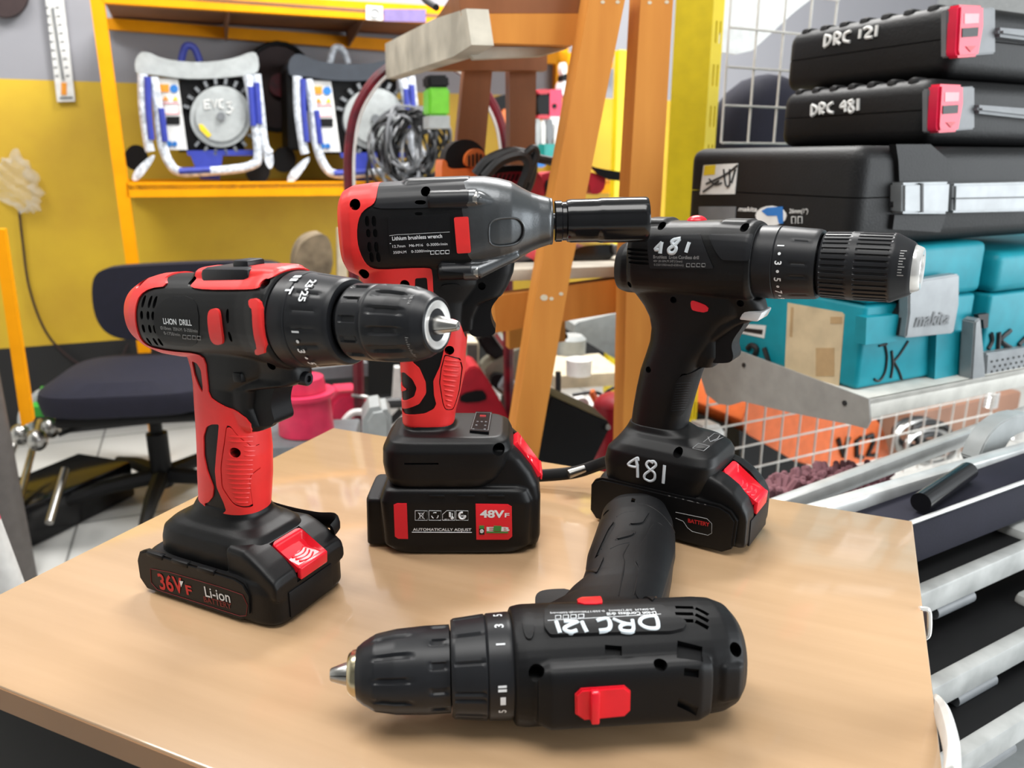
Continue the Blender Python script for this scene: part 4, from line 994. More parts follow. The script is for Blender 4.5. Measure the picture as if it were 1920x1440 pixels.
# ------------------------------------------------------------------ measuring planes of the shop (upright, turned by phi about the vertical)
class Pl:
    def __init__(s, Y0, deg=0, through=None):
        a = math.radians(deg); s.u = Vector((math.cos(a), math.sin(a), 0)); s.n = Vector((-math.sin(a), math.cos(a), 0))
        s.P = Vector(through) if through is not None else Vector((0, Y0, 0))
    def __call__(s, p, q=None):
        if q: p = q(p)
        return onplane(p[0], p[1], s.P, s.n)
    def slab(s, bm, pts, th, q=None, back=0, it=0, bev=0, seg=2):
        """outline on the plane, th deep (away from the camera)"""
        if it: pts = chaikin([tuple(p) for p in pts], it)
        P = [s(p, q)+s.n*back for p in pts]; b = BM(); prism(b, P, s.n*th); bmesh.ops.recalc_face_normals(b, faces=b.faces)
        if bev:
            bmesh.ops.bevel(b, geom=[e for e in b.edges if e.is_manifold and e.calc_face_angle(0) > .9], offset=bev, segments=seg, affect='EDGES', clamp_overlap=True)
        m = bpy.data.meshes.new('t'); b.to_mesh(m); b.free(); bm.from_mesh(m); bpy.data.meshes.remove(m)
    def line(s, bm, pts, r, q=None, back=0, sp=0, n=8, closed=False, flat=None):
        P = [s(p, q)+s.n*back for p in pts]
        if sp: P = spline(P, sp, closed)
        tube(bm, P, r, n, closed=closed, flat=flat)
    def disc(s, bm, c, rpx, th, q=None, back=0, n=40, sy=1):
        """round slab: centre and radius in pixels"""
        s.slab(bm, [((q(c) if q else c)[0]+rpx*math.cos(2*math.pi*i/n), (q(c) if q else c)[1]+rpx*sy*math.sin(2*math.pi*i/n)) for i in range(n)], th, back=back)
qa, qb, qc, qd, qe, qg, qh = qz(0, 0, .36458), qz(600, 0, .36458), qz(1220, 0, .36458), qz(0, 450, .36458), qz(1220, 450, .36458), qz(0, 915, .36458), qz(600, 500, .36458)
qf = qz(1300, 800, .4444)
def rect(x0, y0, x1, y1): return [(x0, y0), (x1, y0), (x1, y1), (x0, y1)]
def slabpart(th, name, m, plane, pts, t, q=None, back=0, it=0, bev=0, label=None):
    b = BM(); plane.slab(b, pts, t, q, back, it, bev); return part(name, b, m, th, label=label)
def linepart(th, name, m, plane, pts, r, q=None, back=0, sp=6, n=8, closed=False, label=None, flat=None):
    b = BM(); plane.line(b, pts, r, q, back, sp, n, closed, flat); return part(name, b, m, th, label=label)
def discpart(th, name, m, plane, c, rpx, t, q=None, back=0, sy=1, label=None):
    b = BM(); plane.disc(b, c, rpx, t, q, back, sy=sy); return part(name, b, m, th, label=label)
M.update(
 rack=mat('orange_yellow_paint', (.86, .33, .001), .5, spec=.18, noise=.04, nscale=12),
 slate=mat('slate_pad', (.028, .034, .045), .5), rackd=mat('brown_shelf_board', (.30, .155, .10), .6, nscale=9),
 bright=mat('lit_yellow_paint', (.74, .56, .012), .4, noise=.05, nscale=10),  # brighter copy of the yellow, with the light on it put into the colour
 navy=mat('navy_fabric', (.008, .008, .019), .85, bump=.2, bscale=700),
 blue=mat('blue_paint', (.035, .05, .32), .4),
 wrap=mat('clear_plastic_wrap', (.62, .66, .72), .22, nscale=60, noise=.2, bump=.6, bscale=90),
 wht=mat('white_panel', (.72, .72, .70), .45), lgrey=mat('light_grey_plastic', (.36, .38, .38), .45), mgrey=mat('mid_grey_plastic', (.16, .17, .18), .45),
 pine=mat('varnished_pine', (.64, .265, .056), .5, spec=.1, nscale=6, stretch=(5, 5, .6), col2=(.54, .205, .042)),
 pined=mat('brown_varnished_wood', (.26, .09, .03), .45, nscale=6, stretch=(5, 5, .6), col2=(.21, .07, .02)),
 weather=mat('weathered_grey_wood', (.50, .46, .38), .6, nscale=14, noise=.15),
 orange=mat('orange_plastic', (.78, .17, .03), .4), pink=mat('pink_red_plastic', (.70, .035, .10), .4), crimson=mat('crimson_plastic', (.45, .015, .03), .4),
 maroon=mat('dark_red_paint', (.17, .008, .018), .4, nscale=25, col2=(.05, .006, .012)), green=mat('green_plastic', (.03, .30, .03), .4), lime=mat('lime_plastic', (.16, .55, .03), .4),
 cable=mat('grey_cable', (.15, .155, .165), .45), blk=mat('black_cable', (.012, .012, .013), .45), olive=mat('olive_grey_metal', (.19, .18, .14), .5, .3),
 cream=mat('cream_paper', (.60, .52, .38), .7), cloth=mat('grey_brown_cloth', (.22, .17, .11), .9, nscale=16, noise=.25, bump=.5, bscale=60),
 ibadge=mat('blue_sticker', (.02, .16, .48), .5), obadge=mat('orange_sticker', (.75, .28, .02), .5), ybadge=mat('yellow_sticker', (.72, .52, .02), .5),
 brown=mat('dark_brown_mesh', (.035, .018, .018), .6), purple=mat('purple_print', (.20, .15, .34), .6), drum=mat('grey_brown_drum', (.09, .08, .075), .6),
)
# ------------------------------------------------------------------ room
RA = 22
W = Pl(3.56, RA)
def bandmat():
    m = bpy.data.materials.new('painted_wall'); m.use_nodes = True; nt = m.node_tree; b = nt.nodes['Principled BSDF']; b.inputs['Roughness'].default_value = .55
    g = nt.nodes.new('ShaderNodeTexCoord'); sp = nt.nodes.new('ShaderNodeSeparateXYZ'); nt.links.new(g.outputs['Object'], sp.inputs[0])
    nz = nt.nodes.new('ShaderNodeTexNoise'); nz.inputs['Scale'].default_value = 4; nz.inputs['Detail'].default_value = 5; nt.links.new(g.outputs['Object'], nz.inputs[0])
    mr = nt.nodes.new('ShaderNodeMapRange'); mr.inputs[1].default_value = .35; mr.inputs[2].default_value = .7; nt.links.new(nz.outputs[0], mr.inputs[0])
    ym = nt.nodes.new('ShaderNodeMix'); ym.data_type = 'RGBA'; ym.inputs[6].default_value = (.66, .44, .022, 1); ym.inputs[7].default_value = (.55, .34, .02, 1); nt.links.new(mr.outputs[0], ym.inputs[0])
    def step(z, lo, hi_col):
        c = nt.nodes.new('ShaderNodeMath'); c.operation = 'GREATER_THAN'; c.inputs[1].default_value = z; nt.links.new(sp.outputs[2], c.inputs[0])
        x = nt.nodes.new('ShaderNodeMix'); x.data_type = 'RGBA'; nt.links.new(c.outputs[0], x.inputs[0])
        return c, x
    c1, x1 = step(W((80, 648)).z, None, None); x1.inputs[6].default_value = (.010, .010, .011, 1); nt.links.new(ym.outputs[2], x1.inputs[7])
    c2, x2 = step(W((80, 150)).z, None, None); nt.links.new(x1.outputs[2], x2.inputs[6]); x2.inputs[7].default_value = (.28, .28, .305, 1)
    nt.links.new(x2.outputs[2], b.inputs['Base Color']); return m
b = BM(); box(b, W.P-W.u*3.6, W.u*6.0, W.n*.1, (0, 0, 3.0)); o = newobj('wall_back', bm_mesh(b), bandmat()); o['kind'] = 'structure'
def tilemat():
    m = bpy.data.materials.new('white_floor_tiles'); m.use_nodes = True; nt = m.node_tree; b = nt.nodes['Principled BSDF']; b.inputs['Roughness'].default_value = .25
    g = nt.nodes.new('ShaderNodeTexCoord'); mp = nt.nodes.new('ShaderNodeMapping'); mp.inputs['Rotation'].default_value = (0, 0, math.radians(-RA)); nt.links.new(g.outputs['Object'], mp.inputs[0])
    br = nt.nodes.new('ShaderNodeTexBrick'); br.offset = 0; br.inputs['Scale'].default_value = 1; br.inputs['Brick Width'].default_value = .4; br.inputs['Row Height'].default_value = .4; br.inputs['Mortar Size'].default_value = .004
    br.inputs['Color1'].default_value = (.60, .60, .58, 1); br.inputs['Color2'].default_value = (.57, .57, .55, 1); br.inputs['Mortar'].default_value = (.25, .25, .24, 1)
    nt.links.new(mp.outputs[0], br.inputs[0]); nt.links.new(br.outputs[0], b.inputs['Base Color']); return m
b = BM(); box(b, (-4, -1.5, -.1), (8.5, 0, 0), (0, 7.5, 0), (0, 0, .1)); o = newobj('floor', bm_mesh(b), tilemat()); o['kind'] = 'structure'

b = BM(); box(b, (-4, -1.5, 3.0), (8.5, 0, 0), (0, 7.5, 0), (0, 0, .1)); o = newobj('ceiling', bm_mesh(b), M['lgrey']); o['kind'] = 'structure'
b = BM(); box(b, (-4, -1.6, 0), (5.2, 0, 0), (0, .1, 0), (0, 0, 3)); o = newobj('wall_front', bm_mesh(b), M['mgrey']); o['kind'] = 'structure'
b = BM(); box(b, (-3.3, -1.5, 0), (.1, 0, 0), (0, 3.3, 0), (0, 0, 3)); o = newobj('wall_left', bm_mesh(b), M['wht']); o['kind'] = 'structure'
M['tube'] = mat('lit_fluorescent_tube', (1, 1, 1), .5, emit=6)
def tubelamp(x, y, a, label, L=1.2):
    t = thing('ceiling_lamp', label, 'lamp', (x, y, 2.93), group='fluorescent ceiling lamps'); d = Vector((math.cos(a), math.sin(a), 0)); c = Vector((x, y, 2.93))
    b = BM(); cbox(b, (x, y, 2.98), L+.06, .07, .04, a); part('housing', b, M['wht'], t); b = BM(); cyl(b, c-d*L/2, c+d*L/2, .016); part('tube', b, M['tube'], t)
for x, y in ((-.5, 1.3), (.5, 2.4), (-1.3, -.2), (.9, .6)): tubelamp(x, y, .38, 'fluorescent lamp on the ceiling above the bench')

# ------------------------------------------------------------------ yellow rack along the back wall
R = Pl(3.08, RA); RB = Pl(3.08+.42, RA)
rk = thing('storage_rack', 'orange-yellow steel rack against the yellow wall, with brown shelf boards', 'rack', R((255, 720)))
def post(px0, px1, ytop, ybot, plane, name='post', dep=.035, m='rack'):
    """upright: edges from px0 at the bottom pixel row"""
    a, c = plane((px0, ybot)), plane((px1, ybot)); zt = plane((px0, ytop)).z
    b = BM(); box(b, (a.x, a.y, 0), (c-a).xy.to_3d(), plane.n*dep, (0, 0, zt)); return part(name, b, M[m], rk)
post(268, 291, -60, 730, R); 
slabpart(rk, 'shelf_beam', M['rack'], R, [(236, 342), (1150, 338), (1150, 362), (238, 370)], .03)
slabpart(rk, 'shelf_beam', M['rack'], R, [(186, -26), (1150, 30), (1150, 64), (192, 5)], .03)
slabpart(rk, 'back_beam', M['rack'], RB, [(196, 33), (1150, 105), (1150, 128), (198, 54)], .03)
slabpart(rk, 'back_beam', M['rack'], RB, [(236, 336), (1150, 334), (1150, 352), (238, 360)], .03)
def board(py0, px0, px1, plane, dep, m, z=None, th=.015):
    a, c = plane((px0, py0)), plane((px1, py0)); z = a.z if z is None else z
    b = BM(); box(b, (a.x, a.y, z-th), (c-a).xy.to_3d()*1.0, plane.n*dep, (0, 0, th)); return part('shelf_board', b, M[m], rk)
board(347, 238, 1150, R, .44, 'rackd'); board(-18, 188, 1130, R, .44, 'rackd', th=.012)
zb = R((188, -18)).z-.012
for px in (430, 690):
    a = R((px, 10)); b = BM(); v = [Vector((a.x, a.y, zb)), Vector((a.x, a.y, zb))+R.n*.42, Vector((a.x, a.y, zb-.06))+R.n*.40]
    prism(b, v, R.u*.006); part('gusset', b, M['rackd'], rk)
post(1142, 1172, 92, 640, Pl(2.9, RA), m='bright'); post(1040, 1061, 30, 330, RB)  # first post takes the lit yellow: its highlight is in the colour
lb = slabpart(rk, 'price_label', M['wht'], R, [(686, 10), (717, 12), (717, 39), (686, 37)], .002, back=-.004)
b = BM(); R.line(b, [(702+8*math.cos(k*.524), 25+8*math.sin(k*.524)) for k in range(12)], .0018, back=-.006, closed=True, n=5); part('printed_ring', b, M['mgrey'], lb)
slabpart(rk, 'shelf_label', M['purple'], R, [(719, 17), (798, 18), (798, 42), (719, 40)], .002, back=-.004)

# ------------------------------------------------------------------ engine machines on the rack
E1 = Pl(3.13, RA)
def machine(label, group, q, wr, full=True):
    t = thing('engine_unit', label, 'engine', E1(q((1000, 940))), group=group); fr = M['blue']
    F = lambda n, m, pts, th, back=0, it=0, lab=None, bev=0: slabpart(t, n, M[m], E1, pts, th, q, back, it, bev, lab)
    F('top_pad', 'lgrey' if full else 'slate', [(690, 320), (715, 270), (760, 265), (830, 300), (960, 320), (1100, 318), (1220, 295), (1290, 265), (1325, 275), (1335, 360), (1300, 385), (1100, 405), (930, 405), (760, 380), (700, 385)], .24, it=1, bev=.012)
    F('engine_block', 'dark', rect(920, 400, 1260, 780), .20, .03)
    F('control_panel', 'wht', [(790, 400), (915, 405), (965, 770), (855, 770)], .02, .012)
    cp = [o for o in t.children if o.name.startswith('control_panel')][0]
    for n, m, pts in (('sticker', 'obadge', rect(820, 432, 868, 472)), ('sticker', 'ibadge', [(875+22*math.cos(a*.6)+20, 455+22*math.sin(a*.6)) for a in range(10)]), ('sticker', 'obadge', [(835, 515), (850, 490), (868, 515)]), ('sticker', 'ybadge', [(888, 515), (902, 490), (916, 515)]),
                      ('switch', 'dark', rect(855, 598, 925, 640)), ('sticker', 'ibadge', [(870+16*math.cos(a*.6), 740+16*math.sin(a*.6)) for a in range(10)]), ('sticker', 'ibadge', [(898+14*math.cos(a*.6), 740+14*math.sin(a*.6)) for a in range(10)])):
        b = BM(); E1.slab(b, pts, .003, q, .009); part(n, b, M[m], cp)
    b = BM(); E1.line(b, rect(840, 530, 920, 585), .0012, q, .010, n=4, closed=True); part('printed_frame', b, M['pink'], cp)
    b = BM(); c = (1135, 600)
    E1.disc(b, q(c), 158*.36458, .05, None, -.004); E1.disc(b, q(c), 128*.36458, .01, None, -.012); rc = part('recoil_cover', b, M['lgrey'], t, ang=30)
    b = BM(); E1.disc(b, q(c), 22*.36458, .012, None, -.02); part('hub', b, M['mgrey'], rc)
    for i in range(22):
        a = 2*math.pi*i/22
        if 3.4 < a < 6 or a < 2.4:
            b = BM(); P = [(c[0]+r*math.cos(a+d), c[1]+r*math.sin(a+d)) for r, d in ((168, -.045), (200, -.04), (200, .04), (168, .045))]; E1.slab(b, P, .04, q, .0); part('cooling_fin', b, M['mgrey'], t)
    if full:
        b = BM()
        for st in ([(1078, 518), (1050, 520), (1054, 560), (1082, 556)], [(1052, 540), (1074, 538)], [(1088, 515), (1102, 558), (1116, 512)], [(1146, 514), (1128, 520), (1128, 552), (1148, 558)], [(1165, 532), (1190, 526), (1174, 550), (1196, 560), (1182, 585), (1165, 578)]): E1.line(b, st, .0028, q, -.013, n=5)
        part('marker_writing', b, M['wht'], rc, label='EVC 3 in white marker')
        b = BM(); E1.slab(b, [(1022, 640), (1040, 640), (1088, 695), (1070, 708), (1030, 670)], .003, q, -.014); part('sticker', b, M['ybadge'], rc)
    if not full:
        F('side_cover', 'dark', [(690, 330), (760, 330), (770, 760), (700, 760)], .2, .03, bev=.006); F('muffler', 'steel', [(770, 560), (850, 560), (860, 720), (780, 720)], .06, -.012, 1); F('muffler_pipe', 'steel', [(800, 430), (815, 430), (815, 560), (800, 560)], .02, -.005)
    for pts, m in (([(735, 385), (740, 560), (765, 740), (775, 780)], 'wrap'), ([(790, 400), (815, 560), (835, 740), (880, 850), (940, 885), (1080, 880), (1200, 870), (1290, 850), (1325, 800), (1300, 560), (1270, 390)], 'wrap'), ([(1315, 385), (1335, 560), (1355, 740), (1385, 790)], 'wrap')):
        b = BM(); E1.line(b, pts, .0155, q, -.02, 6); part('frame_tube', b, M[m], t, label='frame tube wrapped in clear plastic')
    for pts in ([(760, 400), (765, 560), (780, 720)], [(830, 560), (850, 730)], [(1315, 430), (1330, 640)], [(920, 880), (1080, 872)], [(1285, 450), (1300, 650)]):
        b = BM(); E1.line(b, pts, .0105, q, -.031, 4); part('frame_tube', b, fr, t, label='blue painted frame tube')
    F('cross_bar', 'blue', [(960, 775), (1310, 770), (1310, 800), (965, 800)], .02, .0); F('foot_bracket', 'blue', [(980, 800), (1145, 800), (1130, 925), (1030, 920)], .03, .0)
    for c in ((690, 810), (1330, 880)):
        b = BM(); E1.disc(b, q(c), 62*.36458, .04, None, .10 if c[0] < 900 else .02, sy=1.1); part('wheel', b, M['dark'], t)
    b = BM(); E1.line(b, [(930, 300), (950, 225), (980, 215), (1005, 235), (1030, 300)], .012, q, .10, 5); part('lifting_handle', b, M['blue' if full else 'wrap'], t)
    b = BM(); E1.slab(b, [(680, 930), (690, 880), (750, 820), (800, 790), (790, 830), (720, 925)], .01, q, -.03, 1); part('wrap_tail', b, M['wrap'], t)
    b = BM(); E1.slab(b, [(1350, 780), (1395, 770), (1405, 840), (1385, 875), (1360, 840)], .012, q, -.03, 1); part('wrap_tail', b, M['wrap'], t)
    return t
machine('blue framed engine with light grey top pad and EVC 3 on its cover', 'engine units on the rack', qa, 0)
machine('engine with dark grey top pad beside the cable coil on the yellow rack', 'engine units on the rack', lambda p: (qa(p)[0]+288, qa(p)[1]+4), 0, False)
# round dark mesh fan behind
fn = thing('wall_fan', 'dark brown round mesh fan behind the engine with the grey pad', 'fan', RB((522, 300)))
FP = Pl(3.45, RA)
discpart(fn, 'guard', M['brown'], FP, (520, 163), 64, .01, sy=1.22)
b = BM(); FP.line(b, [(520+67*math.cos(a*.2618), 163+82*math.sin(a*.2618)) for a in range(24)], .009, closed=True, back=-.005); part('guard_rim', b, M['dark'], fn)
discpart(fn, 'hub', M['maroon'], FP, (525, 160), 22, .03, back=-.03)
# thermometer
TP = Pl(3.54, RA)
th_ = thing('wall_thermometer', 'white stick thermometer hanging on the white and yellow wall', 'thermometer', W((123, 190)))
slabpart(th_, 'scale_board', M['wht'], TP, [(82, -30), (116, -30), (141, 190), (107, 191)], .008)
linepart(th_, 'glass_tube', M['mgrey'], TP, [(99, 15), (119, 150)], .0035, back=-.004, sp=0)
for i in range(9):
    y = 14+i*16; x = 99+(y-15)*.148
    for s in (-11, 9):
        b = BM(); TP.line(b, [(x+s-3, y), (x+s+3, y)], .0022, None, -.002, n=4); part('scale_mark', b, M['mgrey'], th_)
slabpart(th_, 'bulb_window', M['obadge'], TP, rect(115, 155, 125, 178), .003, back=-.003)
slabpart(th_, 'name_strip', M['mgrey'], TP, [(112, 182), (136, 181), (136, 185), (112, 186)], .002, back=-.002)
# dark round thing in the corner
wp_ = thing('wall_ornament', 'dark brown round object on the white wall in the top left corner', 'wall ornament', W((15, 36)))
discpart(wp_, 'disc', M['brown'], TP, (12, -8), 42, .03, back=-.02)
# hanging clear bag and cable on the wall
b = BM()
res = ball(b, TP((30, 345)), .1, (.75, .35, 1), 4)
rnd = random.Random(3)
for v in b.verts:
    d = (v.co-TP((30, 345))); v.co += d*(.20*math.sin(v.co.x*95+2*math.sin(v.co.z*70))*math.cos(v.co.z*45)+.10*math.sin(v.co.z*160+v.co.x*120))
    if d.z < -.02: v.co.x += .03*(-d.z/.1)
M['bag'] = mat('thin_clear_bag', (.80, .78, .72), .25, alpha=.26, bump=.5, bscale=60)
solo('plastic_bag', b, M['bag'], 'crumpled clear plastic bag hanging on the yellow wall at the left edge', 'plastic bag')
b = BM(); TP.line(b, [(36, 395), (42, 450), (55, 540), (85, 620), (130, 670), (180, 695), (220, 680), (240, 645)], .0042, sp=8); solo('cable', b, M['brown'], 'thin brown cable drooping down the yellow wall at left', 'cable')
b = BM(); Pl(2.3, RA).slab(b, [(-14, 430), (8, 430), (62, 790), (40, 800)], .03); solo('yellow_pole', b, M['rack'], 'thin orange-yellow leaning post at the far left edge', 'pole')
b = BM(); a = aty(5, 800, 1.75); lathe(b, [(0, .0), (0, .055), (.30, .055), (.31, .05), (.31, 0)], 32, Matrix.Translation((a.x-.05, 1.75, .30)) @ Matrix.Rotation(-math.pi/2, 4, 'Y')); 
cyl(b, (a.x-.05, 1.75, 0), (a.x-.05, 1.75, .31), .055); solo('metal_drum', b, M['drum'], 'grey brown metal drum at the left edge below the yellow post', 'drum')

# ------------------------------------------------------------------ office chair
CH = thing('office_chair', 'navy fabric office chair with black star base behind the red 36V drill', 'chair', atz(312, 950, 0))
cb_ = atz(312, 950, 0); cx, cy = cb_.x, cb_.y
BPn = Pl(0, 10, (cx, cy+.12, 0))
slabpart(CH, 'backrest', M['navy'], BPn, [(170, 545), (178, 510), (215, 500), (460, 490), (530, 495), (548, 540), (545, 600), (500, 640), (260, 640), (205, 632), (178, 600)], .07, it=2, bev=.022)
z0 = .385
b = BM(); st = BPn((115, 775)); 
loftz(b, [(0, -.20, .20, .17, 4), (.012, -.235, .235, .20, 4), (.05, -.24, .24, .21, 4), (.07, -.235, .235, .205, 4), (.10, -.19, .19, .17, 3)], n=56)
sc_ = atz(262, 790, z0-.02); b.transform(Matrix.Translation((cx-.015, cy-.02, z0-.035)) @ Matrix.Rotation(.17, 4, 'Z')); part('seat', b, M['navy'], CH)
b = BM(); cbox(b, (cx, cy-.02, z0-.045), .40, .33, .03, .17, .01); part('seat_pan', b, M['dark'], CH)
b = BM(); cyl(b, (cx, cy, .07), (cx, cy, .24), .030); cyl(b, (cx, cy, .24), (cx, cy, z0-.05), .018); part('gas_column', b, M['dark'], CH)
b = BM(); tube(b, [(cx+.02, cy+.1, z0-.04), (cx+.02, cy+.22, z0-.02), (cx+.02, cy+.24, .55)], .016, 8, flat=1.6); part('back_bracket', b, M['dark'], CH)
b = BM(); cyl(b, (cx-.10, cy-.14, z0-.06), (cx-.17, cy-.20, z0-.08), .006); part('height_lever', b, M['dark'], CH)
for k in range(5):
    a = math.radians(212+72*k); d = Vector((math.cos(a), math.sin(a), 0)); e = Vector((cx, cy, 0))+d*.30
    b = BM(); tube(b, [Vector((cx, cy, .105))+d*.03, Vector((cx, cy, .10))+d*.16, Vector((cx, cy, .075))+d*.30], [.026, .022, .015], 8); part('base_arm', b, M['dark'], CH)
    b = BM(); cyl(b, e+Vector((-d.y*.022, d.x*.022, .027)), e+Vector((d.y*.022, -d.x*.022, .027)), .027); part('caster', b, M['dark'], CH)

# ------------------------------------------------------------------ rail saw on the floor, far left
LG = thing('rail_machine', 'black floor machine with steel rods and green lid left of the chair', 'machine', atz(70, 1000, 0))
g0 = atz(70, 1010, 0); gx, gy = g0.x, g0.y
b = BM(); cbox(b, (gx-.03, gy+.13, .06), .22, .42, .12, -.35, .012); part('base_box', b, M['gloss'], LG)
for i, (p0, p1) in enumerate((((30, 960), (75, 790)), ((5, 900), (35, 810)), ((92, 980), (122, 880)))):
    b = BM(); cyl(b, atz(*p0, .13), atz(*p1, .24-.03*(i == 2)), .010); part('rod', b, M['steel'], LG)
b = BM(); v = [atz(62, 782, .30), atz(80, 742, .33), atz(215, 735, .33), atz(190, 778, .30)]; prism(b, v, Vector((0, 0, .03))); part('lid', b, M['green'], LG, label='green lid')
b = BM(); tube(b, spline([atz(50, 812, .25), atz(50, 775, .30), atz(72, 748, .34), atz(82, 742, .35)], 5), .022, 10); part('bracket', b, M['lgrey'], LG)
for p in ((38, 815), (95, 802), (70, 825)):
    b = BM(); ball(b, atz(*p, .26), .028, (1, 1, 1.2)); part('clamp', b, M['steel'], LG)
# spray can at the bottom left
a = atz(18, 1095, .55); SPY = thing('spray_bottle', 'white bottle with pink band at the far left edge beyond the table', 'bottle', (a.x-.012, a.y+.02, .40))
ax = Vector((a.x-.012, a.y+.02, .40)); dr = Vector((-.16, .0, 1)).normalized()
for n_, m_, s0, s1, r in (('body', 'wht', 0, .215, .030), ('pink_band', 'pink', .215, .262, .0302), ('cap', 'wht', .262, .30, .024)):
    b = BM(); cyl(b, ax+dr*s0, ax+dr*s1, r); part(n_, b, M[m_], SPY)
b = BM(); cbox(b, (ax.x, ax.y+.02, .2), .12, .12, .40, 0, .004); solo('floor_stool', b, M['drum'], 'grey box at far left carrying the pink and white bottle', 'box')

# ------------------------------------------------------------------ things behind, middle
b = BM(); BG = Pl(2.4, RA); BG.slab(b, [(552, 520), (556, 470), (578, 442), (622, 437), (626, 530)], .12, it=2, bev=.01); solo('cloth_sack', b, M['cloth'], 'grey brown sack beneath the rack shelf beside the impact wrench', 'sack')
b = BM(); BG.slab(b, [(633, 428), (651, 428), (651, 700), (633, 700)], .02); solo('cream_board', b, M['cream'], 'narrow cream board standing left of the red hoop', 'board')
PB = thing('pink_bucket', 'pink-red round machine with grey tray under the red drill chuck', 'bucket', aty(575, 850, 1.55))
q_ = aty(575, 808, 1.55); r_ = .058
for n_, m_, pr in (('body', 'pink', [(0, 0), (0, r_*.98), (.075, r_*.92), (.08, r_*1.1), (.088, r_*1.1), (.09, 0)]), ('lid', 'pink', [(.09, 0), (.09, r_*.8), (.118, r_*.72), (.12, 0)])):
    b = BM(); lathe(b, pr, 40, Matrix.Translation(q_) @ Matrix.Rotation(-math.pi/2, 4, 'Y')); part(n_, b, M[m_], PB)
b = BM(); cbox(b, (q_.x+.01, q_.y, q_.z-.02), .19, .17, .035, .1, .006); part('tray', b, M['mgrey'], PB)
b = BM(); box(b, (q_.x-.1, q_.y-.08, 0), (.2, 0, 0), (0, .16, 0), (0, 0, q_.z-.038)); part('stand', b, M['dark'], PB)
b = BM(); b_ = Pl(1.92, RA); b_.slab(b, [(620, 740), (690, 735), (690, 800), (615, 800)], .1, bev=.01, it=1); solo('pink_case', b, M['pink'], 'pink box behind the foot of the red hoop', 'box')
b = BM(); b_.line(b, [(622, 800), (626, 775), (645, 752), (668, 750)], .008, sp=5, back=-.10); solo('white_cable', b, M['wht'], 'thick white cable curving in front of the pink box', 'cable')
b = BM(); Pl(1.9, RA).slab(b, [(585, 692), (690, 680), (690, 705), (600, 712)], .05); solo('grey_hose', b, M['mgrey'], 'grey ribbed hose below the red drill chuck', 'hose')
# arched red hoop of a hand truck
HP = Pl(1.75, 6)
HT = thing('hand_truck', 'dark red arched tube frame with white lining standing left of the wooden trestle', 'hand truck', HP((672, 860)))
arch = [(674, 860), (672, 700), (666, 560), (659, 440), (655, 330), (657, 270), (667, 215), (690, 170), (722, 135), (775, 108), (835, 115), (885, 145), (918, 190), (938, 235), (947, 290), (950, 380), (952, 520), (954, 700), (955, 860)]
linepart(HT, 'arch_tube', M['maroon'], HP, arch, .0125, sp=5)
linepart(HT, 'white_lining', M['wht'], HP, [(x+(8 if x < 800 else -6), y+3) for x, y in arch[3:15]], .0045, back=-.006, sp=5)
linepart(HT, 'wire_tie', M['steel'], HP, [(660, 738), (690, 742)], .004, back=-.013, sp=0)
# coil of grey and black cable
CP = Pl(3.0, RA); CC = thing('cable_coil', 'coil of grey and black cable hanging in front of the second engine', 'cable', CP((770, 352)))
rnd = random.Random(5)
for i in range(26):
    cx_, cy_ = 775+rnd.uniform(-28, 28), 275+rnd.uniform(-12, 12); rx, ry = rnd.uniform(28, 62), rnd.uniform(52, 74); ph = rnd.uniform(-.4, .4)
    b = BM(); pts = [(cx_+rx*math.cos(a*.449)*math.cos(ph)-ry*math.sin(a*.449)*math.sin(ph), cy_+ry*math.sin(a*.449)*math.cos(ph)+rx*math.cos(a*.449)*math.sin(ph)*.5) for a in range(14)]
    P = [CP(p)+CP.n*(rnd.uniform(-.03, .03)+.02*math.sin(k*.9+i)) for k, p in enumerate(pts)]
    tube(b, spline(P, 4, True), .0052, 6, closed=True); part('cable_loop', b, M['cable' if i % 2 else 'blk'], CC)
slabpart(CC, 'cable_band', M['dark'], CP, [(770, 208), (805, 212), (800, 255), (772, 250)], .05, back=-.04, it=1)
linepart(CC, 'loose_end', M['blk'], CP, [(735, 225), (705, 270), (690, 310), (690, 350), (705, 400)], .006)
# tools standing on the trestle and rack behind
def multi(name, label, cat, plane, q, parts_, group=None):
    P0 = [plane(p, q) for pr in parts_ for p in pr[2]]; c = Vector((sum(p.x for p in P0)/len(P0), sum(p.y for p in P0)/len(P0), min(p.z for p in P0)))
    t = thing(name, label, cat, c, group=group)
    for pr in parts_:
        n, m, pts, th = pr[:4]; kw = pr[4] if len(pr) > 4 else {}
        if kw.get('tube'): linepart(t, n, M[m], plane, pts, th, q, kw.get('back', 0), kw.get('sp', 5), closed=kw.get('closed', False))
        else: slabpart(t, n, M[m], plane, pts, th, q, kw.get('back', 0), kw.get('it', 1), kw.get('bev', 0))
    return t
K1 = Pl(1.40, 12)
multi('sander', 'orange and black power tool with round vents behind the impact wrench', 'power tool', K1, qb, [
 ('cap', 'dark', [(640, 830), (650, 770), (700, 720), (780, 715), (840, 760), (860, 830), (850, 900), (650, 880)], .08, dict(it=2, bev=.012)),
 ('body', 'orange', [(620, 815), (650, 830), (655, 870), (760, 865), (860, 850), (860, 1000), (625, 1000)], .10, dict(back=-.012, bev=.006)),
 ('vent_cover', 'orange', [(735, 860), (735, 800), (770, 765), (820, 765), (850, 810), (850, 860)], .02, dict(back=-.02, it=2)),
 ]+[('vent_slot', 'dark', [(752+i*20, 855), (752+i*20, 800-6*min(i, 4-i)), (760+i*20, 800-6*min(i, 4-i)), (760+i*20, 855)], .006, dict(back=-.023, it=0)) for i in range(5)])
